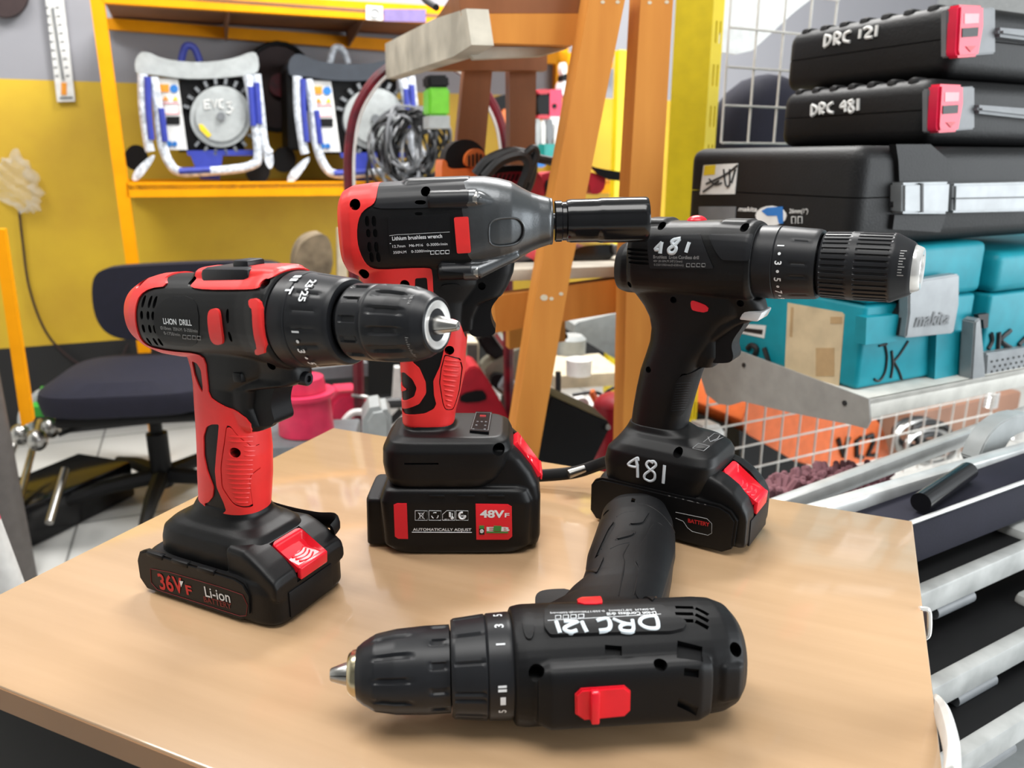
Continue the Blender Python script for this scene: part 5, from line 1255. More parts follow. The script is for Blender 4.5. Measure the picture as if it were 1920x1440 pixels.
multi('angle_grinder', 'red and black corded tool with looped black cord behind the gear case of the wrench', 'power tool', Pl(1.30, 12), qb, [
 ('body', 'crimson', [(870, 900), (930, 880), (1110, 870), (1150, 930), (1140, 1020), (880, 1010)], .06, dict(bev=.008)),
 ('handle', 'dark', [(840, 870), (960, 850), (1090, 850), (1100, 880), (930, 885), (860, 910)], .07, dict(back=-.005)),
 ]+[('vent_slot', 'dark', [(890+i*22, 930), (905+i*22, 895), (912+i*22, 895), (898+i*22, 932)], .006, dict(back=-.003, it=0)) for i in range(7)]+[
 ('cord', 'blk', [(790, 900), (850, 830), (960, 790), (1050, 810), (1065, 870), (1040, 960), (1000, 1020)], .010, dict(tube=1, back=-.03)),
 ('cord', 'blk', [(820, 910), (900, 830), (1000, 800), (1040, 850), (1000, 960), (970, 1010)], .008, dict(tube=1, back=-.045)),
 ('cord', 'blk', [(1020, 800), (1060, 765), (1080, 790), (1060, 850), (1030, 930)], .006, dict(tube=1, back=-.045)),
 ('cord', 'blk', [(1085, 810), (1180, 830), (1240, 840)], .007, dict(tube=1, back=-.02))])
multi('chainsaw', 'red saw with black bar behind the trestle legs', 'saw', Pl(1.62, 12), qb, [
 ('body', 'crimson', [(1130, 900), (1200, 880), (1470, 890), (1470, 960), (1440, 1000), (1390, 1000), (1385, 940), (1180, 930), (1160, 1010), (1130, 1010)], .07, dict(bev=.006)),
 ('bar', 'dark', [(1380, 850), (1420, 865), (1580, 890), (1578, 935), (1450, 920)], .012, dict(back=-.01)), ('grip', 'dark', [(1150, 930), (1200, 920), (1210, 1010), (1160, 1010)], .05, dict(back=-.01))])
multi('green_tool', 'lime green and black tool on the rack right of the cable coil', 'power tool', Pl(2.3, RA), qb, [
 ('body', 'lime', rect(560, 450, 668, 595), .06, dict(it=0, bev=.006)), ('cap', 'dark', [(555, 385), (662, 385), (668, 450), (560, 450)], .06, dict(it=0, bev=.006)), ('foot', 'lgrey', rect(562, 595, 668, 660), .06, dict(it=0))])
multi('bottle', 'black bottle with red base on the rack seen between the trestle legs', 'bottle', Pl(2.7, RA), qb, [
 ('body', 'dark', [(1120, 480), (1180, 470), (1182, 600), (1122, 600)], .05), ('cap', 'crimson', [(1118, 460), (1180, 458), (1182, 482), (1120, 486)], .052, dict(back=-.002)), ('foot', 'crimson', rect(1120, 590, 1182, 612), .052, dict(back=-.002))])
multi('pink_box', 'pale pink box on the rack seen right of the black bottle', 'box', Pl(2.7, RA), qb, [('body', 'pink', rect(1182, 460, 1245, 600), .06, dict(it=0)), ('label', 'wht', rect(1182, 600, 1245, 655), .061, dict(it=0)), ('hole', 'dark', [(1205+13*math.cos(a*.6), 545+13*math.sin(a*.6)) for a in range(10)], .003, dict(back=-.003))])
multi('teal_box', 'small teal box behind the trestle above the red grinder', 'box', Pl(2.4, RA), qb, [('body', 'lime', rect(1155, 740, 1220, 830), .05, dict(it=0))])
[o for o in bpy.data.objects if o.name.startswith('teal_box')][0].children[0].data.materials[0] = mat('teal_plastic_small', (.01, .33, .30), .4)
multi('white_canister', 'white canister with black cap on the rack behind the right trestle leg', 'canister', Pl(2.7, RA), qb, [('body', 'wht', rect(1245, 415, 1285, 500), .05), ('cap', 'dark', rect(1248, 380, 1282, 420), .04), ('neck', 'wht', rect(1245, 320, 1270, 385), .03)])
multi('orange_drill', 'orange tool on the rack behind the brown trestle legs', 'power tool', Pl(2.6, RA), qb, [('body', 'orange', rect(930, 560, 985, 700), .05), ('head', 'dark', [(905, 500), (975, 480), (985, 560), (915, 565)], .05)])
multi('pipe_bundle', 'stack of grey and white fittings on the rack behind the slanted leg', 'fittings', Pl(2.65, RA), qb, [('pipe', 'lgrey', rect(1110, 612, 1135, 760), .03), ('pipe', 'wht', rect(1140, 620, 1160, 770), .03), ('pipe', 'mgrey', rect(1165, 612, 1200, 740), .03), ('pipe', 'wht', rect(1205, 640, 1240, 830), .03), ('tray', 'ibadge', rect(1100, 830, 1160, 860), .04)])
# ------------------------------------------------------------------ wooden trestle
LP = Pl(1.12, 12); TR = thing('wooden_trestle', 'tall varnished wooden trestle with slanted legs behind the impact wrench', 'trestle', LP((1080, 860)))
slabpart(TR, 'leg', M['pine'], LP, [(1110, -30), (1178, -30), (1072, 500), (1002, 900), (952, 890), (1004, 560)], .045)
slabpart(TR, 'leg', M['pine'], LP, [(1203, -30), (1264, -30), (1238, 412), (1222, 900), (1166, 900), (1178, 400)], .045)
LB = Pl(1.55, 12)
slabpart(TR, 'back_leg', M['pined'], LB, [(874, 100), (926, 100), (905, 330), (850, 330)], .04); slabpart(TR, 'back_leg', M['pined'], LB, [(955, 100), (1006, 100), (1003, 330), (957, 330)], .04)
slabpart(TR, 'rail', M['pine'], LP, [(874, 14), (1105, 14), (1092, 76), (880, 70)], .03, back=.045)
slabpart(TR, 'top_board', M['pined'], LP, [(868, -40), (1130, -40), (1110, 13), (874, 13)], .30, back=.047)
slabpart(TR, 'apron', M['weather'], LP, [(880, 73), (1092, 77), (1040, 92), (905, 98)], .02, back=.07)
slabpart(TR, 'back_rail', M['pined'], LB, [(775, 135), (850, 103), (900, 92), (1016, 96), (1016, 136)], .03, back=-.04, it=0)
gp_ = LP((874, 40))+LP.n*.05; SPl = Pl(0, 12+97, gp_)
b = BM(); P = [onplane(x, y, gp_, SPl.n) for x, y in ((874, 16), (884, 84), (850, 106), (724, 148), (722, 82), (812, 36))]; prism(b, P, LP.u*.03); part('side_board', b, M['weather'], TR, label='grey weathered side board')
b = BM(); SPl.line(b, [(790, -10), (800, 2), (818, 14)], .005, sp=4); part('cable_stub', b, M['blk'], TR)
ST = Pl(1.20, 14)
slabpart(TR, 'step_rail', M['pine'], ST, [(926, 556), (1240, 512), (1240, 572), (930, 624)], .03, back=.0)
zs = ST((1100, 522)).z
b = BM(); a = ST((926, 540)); box(b, (a.x, a.y, zs), ST.u*.28, ST.n*.30, (0, 0, .018), .002); part('step_board', b, M['weather'], TR)
slabpart(TR, 'back_rail', M['pine'], Pl(1.5, 14), [(955, 600), (1060, 585), (1060, 640), (955, 655)], .03)
for px, py, r in ((1020, 558, 7), (1034, 560, 4), (1052, 551, 4), (1130, 4, 4), (1158, 4, 4), (1218, 5, 4), (1250, 4, 4)):
    b = BM(); LP.disc(b, (px, py), r, .001, back=-.0006, sy=.8); part('filled_screw_hole', b, M['cream'], TR)
# black tool lying on the step
GK = Pl(1.28, 14)
multi('step_grinder', 'black grinder lying on the trestle step behind the drills', 'power tool', GK, qb, [
 ('body', 'gloss', [(1290, 1300), (1340, 1265), (1480, 1255), (1535, 1262), (1530, 1300), (1470, 1350), (1380, 1360), (1310, 1340)], .06, dict(it=2, bev=.008)),
 ('shoe', 'dark', [(950, 1400), (960, 1360), (1100, 1330), (1330, 1330), (1370, 1350), (1370, 1400), (1300, 1412)], .09, dict(it=0)),
 ('red_housing', 'crimson', [(1080, 1345), (1120, 1300), (1180, 1290), (1190, 1345)], .05, dict(back=-.004)),
 ('front_ring', 'mgrey', [(1500, 1255), (1535, 1260), (1530, 1310), (1505, 1315)], .03, dict(back=-.012, it=2))])
# ------------------------------------------------------------------ clutter seen under the step
Q1 = Pl(1.65, 12)
multi('jerry_can', 'red plastic can with a handle beside the impact wrench', 'can', Q1, qh, [
 ('body', 'crimson', [(640, 1000), (690, 640), (760, 520), (810, 510), (850, 560), (900, 640), (950, 730), (975, 800), (960, 1000)], .10, dict(bev=.01)),
 ('handle_gap', 'dark', [(720, 655), (830, 628), (858, 660), (850, 690), (720, 700)], .004, dict(back=-.004))])
multi('mitre_saw', 'olive grey metal saw stand with black arm left of the slanted trestle leg', 'saw', Pl(1.85, 12), qh, [
 ('arm', 'dark', [(800, 370), (870, 330), (950, 420), (960, 470), (880, 480)], .06, dict(bev=.01)), ('rod', 'steel', [(900, 330), (950, 400)], .012, dict(tube=1, sp=0, back=-.02)),
 ('body', 'olive', [(840, 540), (870, 500), (960, 450), (1080, 400), (1100, 640), (960, 680), (890, 620)], .08, dict(bev=.01)),
 ('clamp_ring', 'dark', [(865, 590), (880, 545), (925, 540), (990, 570), (990, 640), (900, 620)], .03, dict(back=-.02)), ('shaft', 'mgrey', [(920, 570), (990, 610)], .018, dict(tube=1, sp=0, back=-.035)),
 ('base', 'dark', [(930, 660), (1100, 660), (1100, 1530), (960, 1530)], .08)])
multi('beige_carton', 'beige carton behind the wrench handle', 'carton', Pl(2.0, 12), qh, [('box', 'cream', rect(742, 390, 818, 1385), .1, dict(it=0)), ('printed_mark', 'drum', rect(755, 400, 808, 500), .002, dict(it=0, back=-.003))])
multi('black_ramp', 'black angular metal panel between the trestle legs', 'panel', Pl(1.35, 12), qh, [('panel', 'dark', [(1095, 1060), (1150, 790), (1190, 665), (1490, 800), (1492, 832), (1380, 1060), (1380, 2000), (1095, 2000)], .10, dict(it=0, bev=.003)), ('bolt', 'steel', [(1478+14*math.cos(a*.6), 822+14*math.sin(a*.6)) for a in range(10)], .004, dict(back=-.005))])
b = BM(); a = aty(1140, 860, 1.55); cyl(b, (a.x+.02, 1.55, 0), (a.x+.02, 1.55, aty(1140, 760, 1.55).z), .055); ball(b, (a.x+.02, 1.55, aty(1140, 760, 1.55).z), .055, (1, 1, .5), 3); solo('red_cylinder', b, M['crimson'], 'glossy red cylinder behind the black angular panel', 'cylinder')
multi('grey_worktop', 'pale grey board edge between the trestle legs', 'board', Pl(2.12, 12), qh, [('board', 'lgrey', [(1310, 300), (1330, 285), (1560, 230), (1560, 500), (1310, 350)], .2, dict(it=0))])
b = BM(); a = aty(1085, 702, 1.8); lathe(b, [(0, 0), (0, .03), (.038, .031), (.04, .018), (.04, 0)], 32, Matrix.Translation(a) @ Matrix.Rotation(-math.pi/2, 4, 'Y')); solo('tape_roll', b, M['wht'], 'white tape roll on the pale bench between the trestle legs', 'tape roll')
b = BM(); Pl(1.8, 12).slab(b, [(1040, 706), (1170, 698), (1170, 722), (1040, 730)], .2); solo('pale_bench', b, M['cream'], 'pale bench top under the white tape roll', 'bench')
b = BM(); lathe(b, [(0, 0), (0, .038), (.10, .04), (.11, .03), (.11, 0)], 32, Matrix.Translation(aty(1070, 702, 2.06)) @ Matrix.Rotation(-math.pi/2, 4, 'Y')); solo('grey_canister', b, M['lgrey'], 'grey canister behind the white tape roll', 'canister')
zg = Pl(1.6, 12)((1330, 747), qh).z; b = BM(); a = Pl(1.66, 12)((1420, 760), qh); cbox(b, (a.x, a.y, zg/2-.001), .20, .16, zg-.002, .2, .004); solo('white_crate', b, M['wht'], 'white crate under the safety goggles between the trestle legs', 'crate')
multi('safety_goggles', 'clear safety goggles with orange strap between the trestle legs', 'goggles', Pl(1.6, 12), qh, [('lens', 'wht', [(1290, 700), (1360, 670), (1390, 700), (1370, 745), (1300, 745)], .03), ('strap', 'orange', [(1395, 640), (1420, 690), (1450, 740), (1475, 775)], .008, dict(tube=1)), ('frame', 'blk', [(1430, 700), (1480, 640), (1540, 610)], .004, dict(tube=1)), ('frame', 'blk', [(1300, 660), (1430, 650), (1530, 730)], .004, dict(tube=1))])
multi('lever_arm', 'grey steel lever below the step', 'lever', Pl(1.55, 12), qh, [('arm', 'mgrey', [(1185, 670), (1280, 730)], .010, dict(tube=1, sp=0)), ('stem', 'blk', [(1225, 540), (1225, 680)], .006, dict(tube=1, sp=0)), ('knob', 'dark', [(1258+18*math.cos(a*.6), 358+18*math.sin(a*.6)) for a in range(10)], .02)])
b = BM(); Pl(2.1, 12).slab(b, [(735, 690), (755, 690), (755, 985), (735, 985)], .03, it=1); solo('white_roll', b, M['wht'], 'white rolled sheet behind the handle of the wrench', 'roll')
multi('black_hose', 'black hose lying behind the foot of the wrench', 'hose', Pl(1.68, 12), qh, [('hose', 'blk', [(240, 720), (320, 705), (420, 700), (480, 690)], .012, dict(tube=1)), ('hose', 'blk', [(290, 850), (370, 790), (420, 740)], .008, dict(tube=1))])
b = BM(); Pl(1.54, 12).slab(b, [(680, 770), (735, 760), (735, 850), (680, 850)], .1, it=1, bev=.01); solo('grey_bag', b, M['lgrey'], 'crumpled pale grey bag behind the foot of the wrench', 'bag')
b = BM(); Pl(2.5, RA).slab(b, [(690, 560), (760, 560), (760, 740), (690, 740)], .05); solo('dark_cabinet', b, M['dark'], 'dark cabinet behind the foot of the hand truck', 'cabinet')
# ------------------------------------------------------------------ right side: shelf of tool cases (turned by SA)
SA = 27
M.update(
 teal=mat('teal_plastic', (.0, .24, .305), .5, noise=.05, spec=.4), case=mat('blow_moulded_black', (.0045, .0045, .005), .5, spec=.3, bump=.35, bscale=260), caseg=mat('textured_black_case', (.008, .008, .0085), .5, spec=.28, bump=.4, bscale=420),
 latch=mat('red_latch', (.70, .015, .06), .3), silver=mat('silver_plastic', (.27, .285, .295), .35, .2), worn=mat('worn_white_bar', (.42, .43, .42), .4, nscale=18, noise=.2), alu=mat('aluminium', (.62, .63, .62), .28, .35), shelf=mat('white_steel_shelf', (.66, .65, .60), .4),
 wire=mat('white_wire', (.58, .56, .52), .4), mop=mat('mauve_chenille', (.26, .12, .14), .95), label=mat('beige_paper_label', (.58, .46, .29), .7), tan=mat('tan_stain', (.45, .30, .15), .7), vac=mat('orange_vacuum', (.80, .17, .045), .4),
 pen=mat('black_pen', (.01, .01, .011), .5), greybr=mat('grey_bracket', (.30, .29, .27), .5), yslot=mat('mustard_paint', (.56, .41, .008), .38, noise=.04))
uL = Vector((math.cos(math.radians(SA)), math.sin(math.radians(SA)), 0)); uE = Vector((-uL.y, uL.x, 0))
def Lp(P): return Pl(0, SA, P)          # plane of a long face
def Ep(P): return Pl(0, SA+90, P)       # plane of an end face
def epoint(P, px, py): return onplane(px, py, P, uL)
S0 = aty(1632, 748, .93)                # near corner of the shelf, top edge
zt = S0.z; zbm = onplane(1636, 784, S0, uE).z
sh_ = thing('wall_shelf', 'white steel shelf carrying the teal and black tool cases', 'shelf', (S0.x, S0.y, zbm))
b = BM(); box(b, (S0.x, S0.y, zt-.008), uL*1.1, uE*.52, (0, 0, .008), .001); part('shelf_board', b, M['shelf'], sh_)
b = BM(); box(b, (S0.x, S0.y, zbm), uL*1.1, uE*.004, (0, 0, zt-zbm), .001); part('front_lip', b, M['shelf'], sh_)
b = BM(); P = [epoint(S0, x, y) for x, y in ((1632, 748), (1322, 633), (1308, 680), (1326, 738), (1350, 757), (1370, 760), (1395, 752), (1480, 772), (1600, 796), (1627, 803), (1634, 790))]; prism(b, [p-uL*.003 for p in P], uL*.003); part('end_bracket', b, M['greybr'], sh_)
for px, py in ((1398, 684), (1587, 755)):
    b = BM(); c = epoint(S0, px, py)-uL*.0032; cyl(b, c, c-uL*.001, .0035); part('bracket_hole', b, M['pen'], sh_)
def case_box(th, name, m, P, hz, le, ll, bev, seg=3):
    b = BM(); box(b, P, uL*ll, uE*le, (0, 0, hz), bev, seg); return part(name, b, M[m], th)
def endlen(P, px, py): return (epoint(P, px, py)-P).dot(uE)
def lx(P, px, py): return onplane(px, py, P, uE)
def lface(th, name, m, P, pts, t, out=0, q=None, it=0, bev=0, label=None):
    """slab on the long face, t thick, standing out of it"""
    b = BM(); Lp(P-uE*(out+t)).slab(b, [(p if not q else q(p)) for p in pts], t+.004, it=it, bev=bev); return part(name, b, M[m], th, label=label)
def eface(th, name, m, P, pts, t, out=0, q=None, it=0, label=None):
    b = BM(); pp = [(p if not q else q(p)) for p in pts]
    if it: pp = chaikin(pp, it)
    prism(b, [onplane(x, y, P-uL*out, uL) for x, y in pp], -uL*t); return part(name, b, M[m], th, label=label)
def epen(th, strokes, r, m, P, q, name='marker_writing', sp=4, label=None):
    b = BM()
    for st in strokes:
        A = [onplane(*q(p), P-uL*.001, uL) for p in st]; tube(b, spline(A, sp) if len(A) > 2 else A, r, 6)
    return part(name, b, M[m], th, label=label)
def lpen(th, strokes, r, m, P, q, name='marker_writing', sp=4, out=.001, label=None):
    b = BM()
    for st in strokes:
        A = [onplane(*q(p), P-uE*out, uE) for p in st]; tube(b, spline(A, sp) if len(A) > 2 else A, r, 6)
    return part(name, b, M[m], th, label=label)
def eboxtext(th, txt, a, c, P, q, m, bold=.01, h=None, name='printed_text', out=.0012):
    b = BM(); flat_text(b, txt, onplane(*q(a), P-uL*out, uL), onplane(*q(c), P-uL*out, uL), (0, 0, 1), bold, h, 0); return part(name, b, M[m], th)
def split_case(th, m, P, hz, le, ll, bev, zs, gap=.0014, seg=4):
    for nm, keep in (('base', -1), ('lid', 1)):
        b = BM(); box(b, P, uL*ll, uE*le, (0, 0, hz), bev, seg)
        r = bmesh.ops.bisect_plane(b, geom=list(b.verts)+list(b.edges)+list(b.faces), plane_co=Vector((0, 0, zs+keep*gap/2)), plane_no=(0, 0, keep), clear_inner=True)
        bmesh.ops.holes_fill(b, edges=[e for e in r['geom_cut'] if isinstance(e, bmesh.types.BMEdge)])
        part(nm, b, M[m], th)
# --- teal case with beige label
PT = aty(1603, 744, .965); PT.z = zt+.001
zl = onplane(1606, 575, PT, uE).z; ztop = onplane(1606, 470, PT, uE).z
tc = thing('tool_case', 'teal tool case with beige paper label, left one on the white shelf', 'tool case', PT, group='tool cases on the white shelf')
LE = .36
LT = (lx(PT, 1818, 700)-PT).dot(uL)-.008
case_box(tc, 'body', 'teal', PT, zl-PT.z, LE, LT-.006, .006); P1 = Vector((PT.x, PT.y, zl+.001))-uL*.004-uE*.004
case_box(tc, 'lid', 'teal', P1, ztop-zl, LE+.008, LT, .010)
eface(tc, 'paper_label', 'label', PT, [(706, 322), (985, 372), (998, 385), (968, 770), (690, 690)], .0008, 0, qe)
pl_ = tc.children[-1]
for pts in (rect(850, 555, 945, 700), rect(925, 395, 985, 430), [(722, 345), (735, 347), (728, 500), (715, 497)]):
    b = BM(); prism(b, [onplane(*qe(p), PT-uL*.0008, uL) for p in pts], -uL*.0004); part('label_stain', b, M['tan'], [o for o in tc.children if o.name.startswith('paper_label')][0])
epen(tc, [[(498, 560), (520, 540), (548, 560), (530, 600), (505, 628), (575, 645)], [(585, 555), (600, 600), (612, 652)], [(460, 570), (462, 600)]], .0042, 'pen', PT, qe, label='21 in black marker')
eface(tc, 'sticker', 'wht', PT, [(465, 430), (595, 440), (585, 505), (460, 478)], .0008, 0, qe); eface(tc, 'sticker', 'pen', PT, [(465, 450), (578, 462), (574, 486), (463, 468)], .0005, .0008, qe)
lpen(tc, [[(1205, 540), (1215, 600), (1205, 680), (1175, 725), (1150, 715)], [(1175, 545), (1215, 535)], [(1240, 570), (1245, 640), (1235, 710)], [(1325, 520), (1280, 590), (1245, 630)], [(1250, 625), (1275, 670), (1292, 718)]], .0016, 'pen', PT, qe, label='JK in black pen')
lface(tc, 'hinge_block', 'teal', PT, [(1110, 400), (1275, 385), (1275, 520), (1105, 540)], .012, 0, qe)
cl = lface(tc, 'latch', 'silver', PT, [(1330, 215), (1590, 175), (1588, 330), (1560, 480), (1312, 505), (1330, 380)], .012, .014, qe, bev=.002, label='white metal-look latch')
lface(tc, 'latch_recess', 'pen', PT, [(1330, 330), (1345, 330), (1325, 500), (1275, 490), (1290, 400)], .016, 0, qe)
def makita(th, a, c, P, q, m, out, h=None, pl='L'):
    b = BM(); n = uE if pl == 'L' else uL; A, B_ = onplane(*q(a), P-n*out, n), onplane(*q(c), P-n*out, n)
    v, f, wd = textmesh('makita', .02); u = (B_-A)/wd; up = Vector((0, 0, 1))*(h/.7 if h else u.length)+u*.22
    text_to(b, 'makita', lambda x, y: A+u*x+up*y, .02); return part('printed_logo', b, M[m], th)
makita(cl if False else tc, (1358, 448), (1532, 432), PT, qe, 'mgrey', .0275)
lface(tc, 'corner_post', 'teal', PT, [(1470, 480), (1620, 470), (1590, 755), (1520, 765), (1460, 735)], .010, 0, qe)
# --- second teal case
PT2 = lx(PT, 1818, 700)-uE*.012; PT2.z = zt+.001
tc2 = thing('tool_case', 'teal tool case with perforated silver panel, right one on the white shelf', 'tool case', PT2, group='tool cases on the white shelf')
zl2 = onplane(1822, 556, PT2, uE).z; zt2 = onplane(1825, 480, PT2, uE).z
case_box(tc2, 'body', 'teal', PT2, zl2-PT2.z, .36, .34, .006); case_box(tc2, 'lid', 'teal', Vector((PT2.x, PT2.y, zl2+.001))-uL*.002-uE*.004, zt2-zl2, .366, .344, .012)
lface(tc2, 'perforated_panel', 'silver', PT2, [(1730, 585), (2000, 545), (2000, 690), (1720, 740)], .010, .004, qe, bev=.002)
b = BM()
for r in range(4):
    for c_ in range(9):
        p = onplane(*qe((1755+c_*28+(r % 2)*14, 625+r*26-c_*5)), PT2-uE*.0145, uE); cyl(b, p, p-uE*.0006, .0017, n=8)
h_ = part('panel_hole', b, M['pen'], [o for o in tc2.children if o.name.startswith('perforated_panel')][0]); h_['kind'] = 'stuff'
lface(tc2, 'latch', 'silver', PT2, [(1670, 420), (1700, 400), (1722, 650), (1725, 720), (1650, 740)], .016, .004, qe, bev=.002); lface(tc2, 'latch_gap', 'pen', PT2, [(1650, 600), (1668, 560), (1660, 730), (1600, 745)], .006, 0, qe)
lface(tc2, 'latch_slot', 'pen', PT2, [(1685, 385), (1740, 378), (1735, 450), (1715, 455), (1710, 410), (1690, 410)], .003, 0, qe)
lpen(tc2, [[(1750, 480), (1755, 520), (1735, 560)], [(1790, 475), (1785, 560)], [(1850, 465), (1800, 515), (1850, 555)]], .0035, 'pen', PT2, qe, label='JK in black marker'); lpen(tc2, [[(1890, 540), (1930, 500)]], .004, 'pen', PT2, qe)
# --- black case with teal tool picture
PB_ = PT+uL*.0-uE*.0; PB_ = Vector((PT.x, PT.y, 0)); PBv = onplane(1598, 452, PT-uL*.0, uE); PBv.z = ztop+.004
zc = onplane(1598, 272, PBv, uE).z; le = min(.40, endlen(PBv, 1285, 400))
bc = thing('tool_case', 'large black tool case with picture stickers on top of the teal cases', 'tool case', PBv, group='tool cases on the white shelf')
zm = onplane(1598, 372, PBv, uE).z
split_case(bc, 'caseg', PBv, zc-PBv.z, le, .50, .018, zm)
eface(bc, 'warning_sticker', 'wht', PBv, [(275, 850), (450, 840), (435, 998), (255, 1000)], .001, 0, qc); st_ = [o for o in bc.children if o.name.startswith('warning_sticker')][0]
epen(bc, [[(285, 945), (380, 900), (445, 850)], [(300, 920), (330, 950), (365, 940)], [(375, 870), (385, 950), (405, 950), (405, 870)], [(270, 985), (350, 930)], [(415, 940), (435, 870)]], .0013, 'pen', PBv-uL*.001, qc, 'printed_picture'); eface(bc, 'yellow_patch', 'ybadge', PBv, [(278, 852), (335, 848), (330, 898), (272, 902)], .0005, .001, qc)
eface(bc, 'printed_label', 'mgrey', PBv, [(250, 1062), (440, 1062), (435, 1150), (250, 1150)], .001, 0, qc)
makita(bc, (450, 1085), (545, 1088), PBv, qc, 'wht', .0012, .006, 'E'); eboxtext(bc, '26mm(1")', (712, 1096), (808, 1096), PBv, qc, 'wht', .01, .0055)
eface(bc, 'tool_picture', 'wht', PBv, [(540+80*math.cos(a*.4)+80, 1110+52*math.sin(a*.4)) for a in range(16)], .0006, 0, qc); eface(bc, 'tool_picture', 'ibadge', PBv, [(570, 1085), (600, 1068), (680, 1062), (682, 1150), (660, 1150), (650, 1110), (600, 1110)], .0005, .0006, qc)
b = BM()
for x0 in (725, 758):
    A = [onplane(*qc(p), PBv-uL*.001, uL) for p in rect(x0, 1115, x0+20, 1148)]; tube(b, A+[A[0]], .0006, 5)
part('printed_frame', b, M['wht'], bc)
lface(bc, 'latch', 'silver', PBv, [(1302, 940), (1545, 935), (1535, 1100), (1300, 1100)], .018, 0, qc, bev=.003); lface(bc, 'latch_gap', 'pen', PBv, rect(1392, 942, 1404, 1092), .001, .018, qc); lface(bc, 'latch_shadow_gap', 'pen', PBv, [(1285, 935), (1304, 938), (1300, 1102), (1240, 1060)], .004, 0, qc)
lface(bc, 'carry_handle', 'silver', PBv, [(1565, 945), (2000, 935), (2000, 1085), (1560, 1095)], .020, 0, qc, bev=.003); lface(bc, 'handle_gap', 'pen', PBv, [(1565, 1018), (2000, 1010), (2000, 1016), (1565, 1024)], .001, .020, qc)
lface(bc, 'lid_band', 'caseg', PBv, [(1262, 742), (1440, 742), (1530, 820), (1545, 935), (1280, 935), (1275, 830)], .006, 0, qc); lface(bc, 'lid_band', 'caseg', PBv, [(1255, 1105), (1520, 1105), (1490, 1195), (1245, 1180)], .006, 0, qc)
# --- the two drill cases on top
def drillcase(label, P, hz, le_, q, dy, txt, latch, mesh_top):
    t = thing('tool_case', label, 'tool case', P, group='tool cases on the white shelf'); zm_ = P.z+hz*.52
    split_case(t, 'case', P, hz, le_, .42, .020, zm_)
    epen(t, txt, .0024, 'wht', P, qc, label='white handwriting on the case end')
    c, w_, h_ = latch     # centre pixel, half width, half height
    lt_ = lface(t, 'latch_mount', 'mgrey', P, [(c[0]-w_*1.75, c[1]-h_*.8), (c[0]+w_*1.9, c[1]-h_*.9), (c[0]+w_*1.9, c[1]+h_*.85), (c[0]-w_*1.75, c[1]+h_*1.0)], .006, 0, bev=.002)
    la = lface(t, 'latch', 'latch', P, [(c[0]-w_*.8, c[1]-h_), (c[0]+w_*1.05, c[1]-h_*.96), (c[0]+w_*1.05, c[1]-h_*.2), (c[0]+w_*.65, c[1]+h_*.95), (c[0]-w_*.9, c[1]+h_), (c[0]-w_, c[1]+h_*.75)], .014, .006, bev=.003)
    b = BM(); Lp(P-uE*.021).slab(b, [(c[0]-w_*.6, c[1]-h_*.1), (c[0]+w_*.6, c[1]-h_*.14), (c[0]+w_*.55, c[1]+h_*.2), (c[0]-w_*.62, c[1]+h_*.24)], .003); part('latch_window', b, M['pen'], la)
    b = BM(); Lp(P-uE*.021).slab(b, [(c[0]-w_*.35, c[1]+h_*.58), (c[0]+w_*.4, c[1]+h_*.55), (c[0], c[1]+h_*.78)], .002); part('arrow_mark', b, M['crimson'], la)
    b = BM(); Lp(P-uE*.0205).slab(b, [(c[0]-w_*.45, c[1]-h_*.65), (c[0]+w_*.65, c[1]-h_*.65), (c[0]+w_*.6, c[1]-h_*.3), (c[0]-w_*.45, c[1]-h_*.27)], .002); part('latch_plate', b, mat('pale_pink_plate', (.75, .25, .28), .3), la)
    lface(t, 'carry_handle', 'mgrey', P, [(c[0]+w_*2.3, c[1]-h_*.15), (2100, c[1]-h_*.2+22), (2100, c[1]+h_*.35+22), (c[0]+w_*2.3, c[1]+h_*.2)], .016, 0, bev=.004)
    for i in range(7):
        b = BM(); a = P+uE*(le_*(.12+.125*i)); a = a+uL*.006; box(b, (a.x, a.y, zm_+hz*.30), uL*.03, uE*le_*.06, (0, 0, hz*.18+.003), .006); part('end_rib', b, M['case'], t)
    return t
PD = onplane(1738, 262, PBv+uE*.03, uE); PD.z = zc+.002; hz = onplane(1738, 142, PD, uE).z-PD.z
drillcase('black drill case marked DRC 481, lower of the two with red latches', PD, hz, min(.36, endlen(PD, 1462, 215)), qc, 0,
 [[(830, 540), (828, 595)], [(830, 540), (855, 555), (850, 580), (828, 597)], [(872, 588), (872, 535), (895, 540), (890, 558), (874, 565), (892, 585)], [(938, 528), (915, 545), (915, 572), (940, 580)], [(1000, 520), (978, 550), (1010, 548)], [(1002, 522), (1002, 575)], [(1040, 515), (1020, 525), (1035, 545), (1045, 565), (1030, 578), (1020, 560), (1040, 535), (1042, 518)], [(1068, 508), (1066, 568)]],
 ((1783, 203), 24, 46), True)
PD2 = onplane(1780, 128, PD+uE*.012, uE); PD2.z = PD.z+hz+.002; hz2 = onplane(1780, -2, PD2, uE).z-PD2.z
drillcase('black drill case with red latch marked DRC 121, topmost of the stack', PD2, hz2, min(.36, endlen(PD2, 1474, 90)), qc, 0,
 [[(900, 180), (893, 240)], [(898, 182), (925, 190), (918, 222), (893, 242)], [(945, 232), (950, 172), (975, 178), (965, 200), (948, 205), (975, 228)], [(1028, 160), (1000, 175), (995, 208), (1025, 215)], [(1080, 150), (1074, 198)], [(1098, 150), (1120, 140), (1135, 155), (1105, 192), (1140, 190)], [(1165, 130), (1158, 188)]],
 ((1820, 58), 25, 50), True)
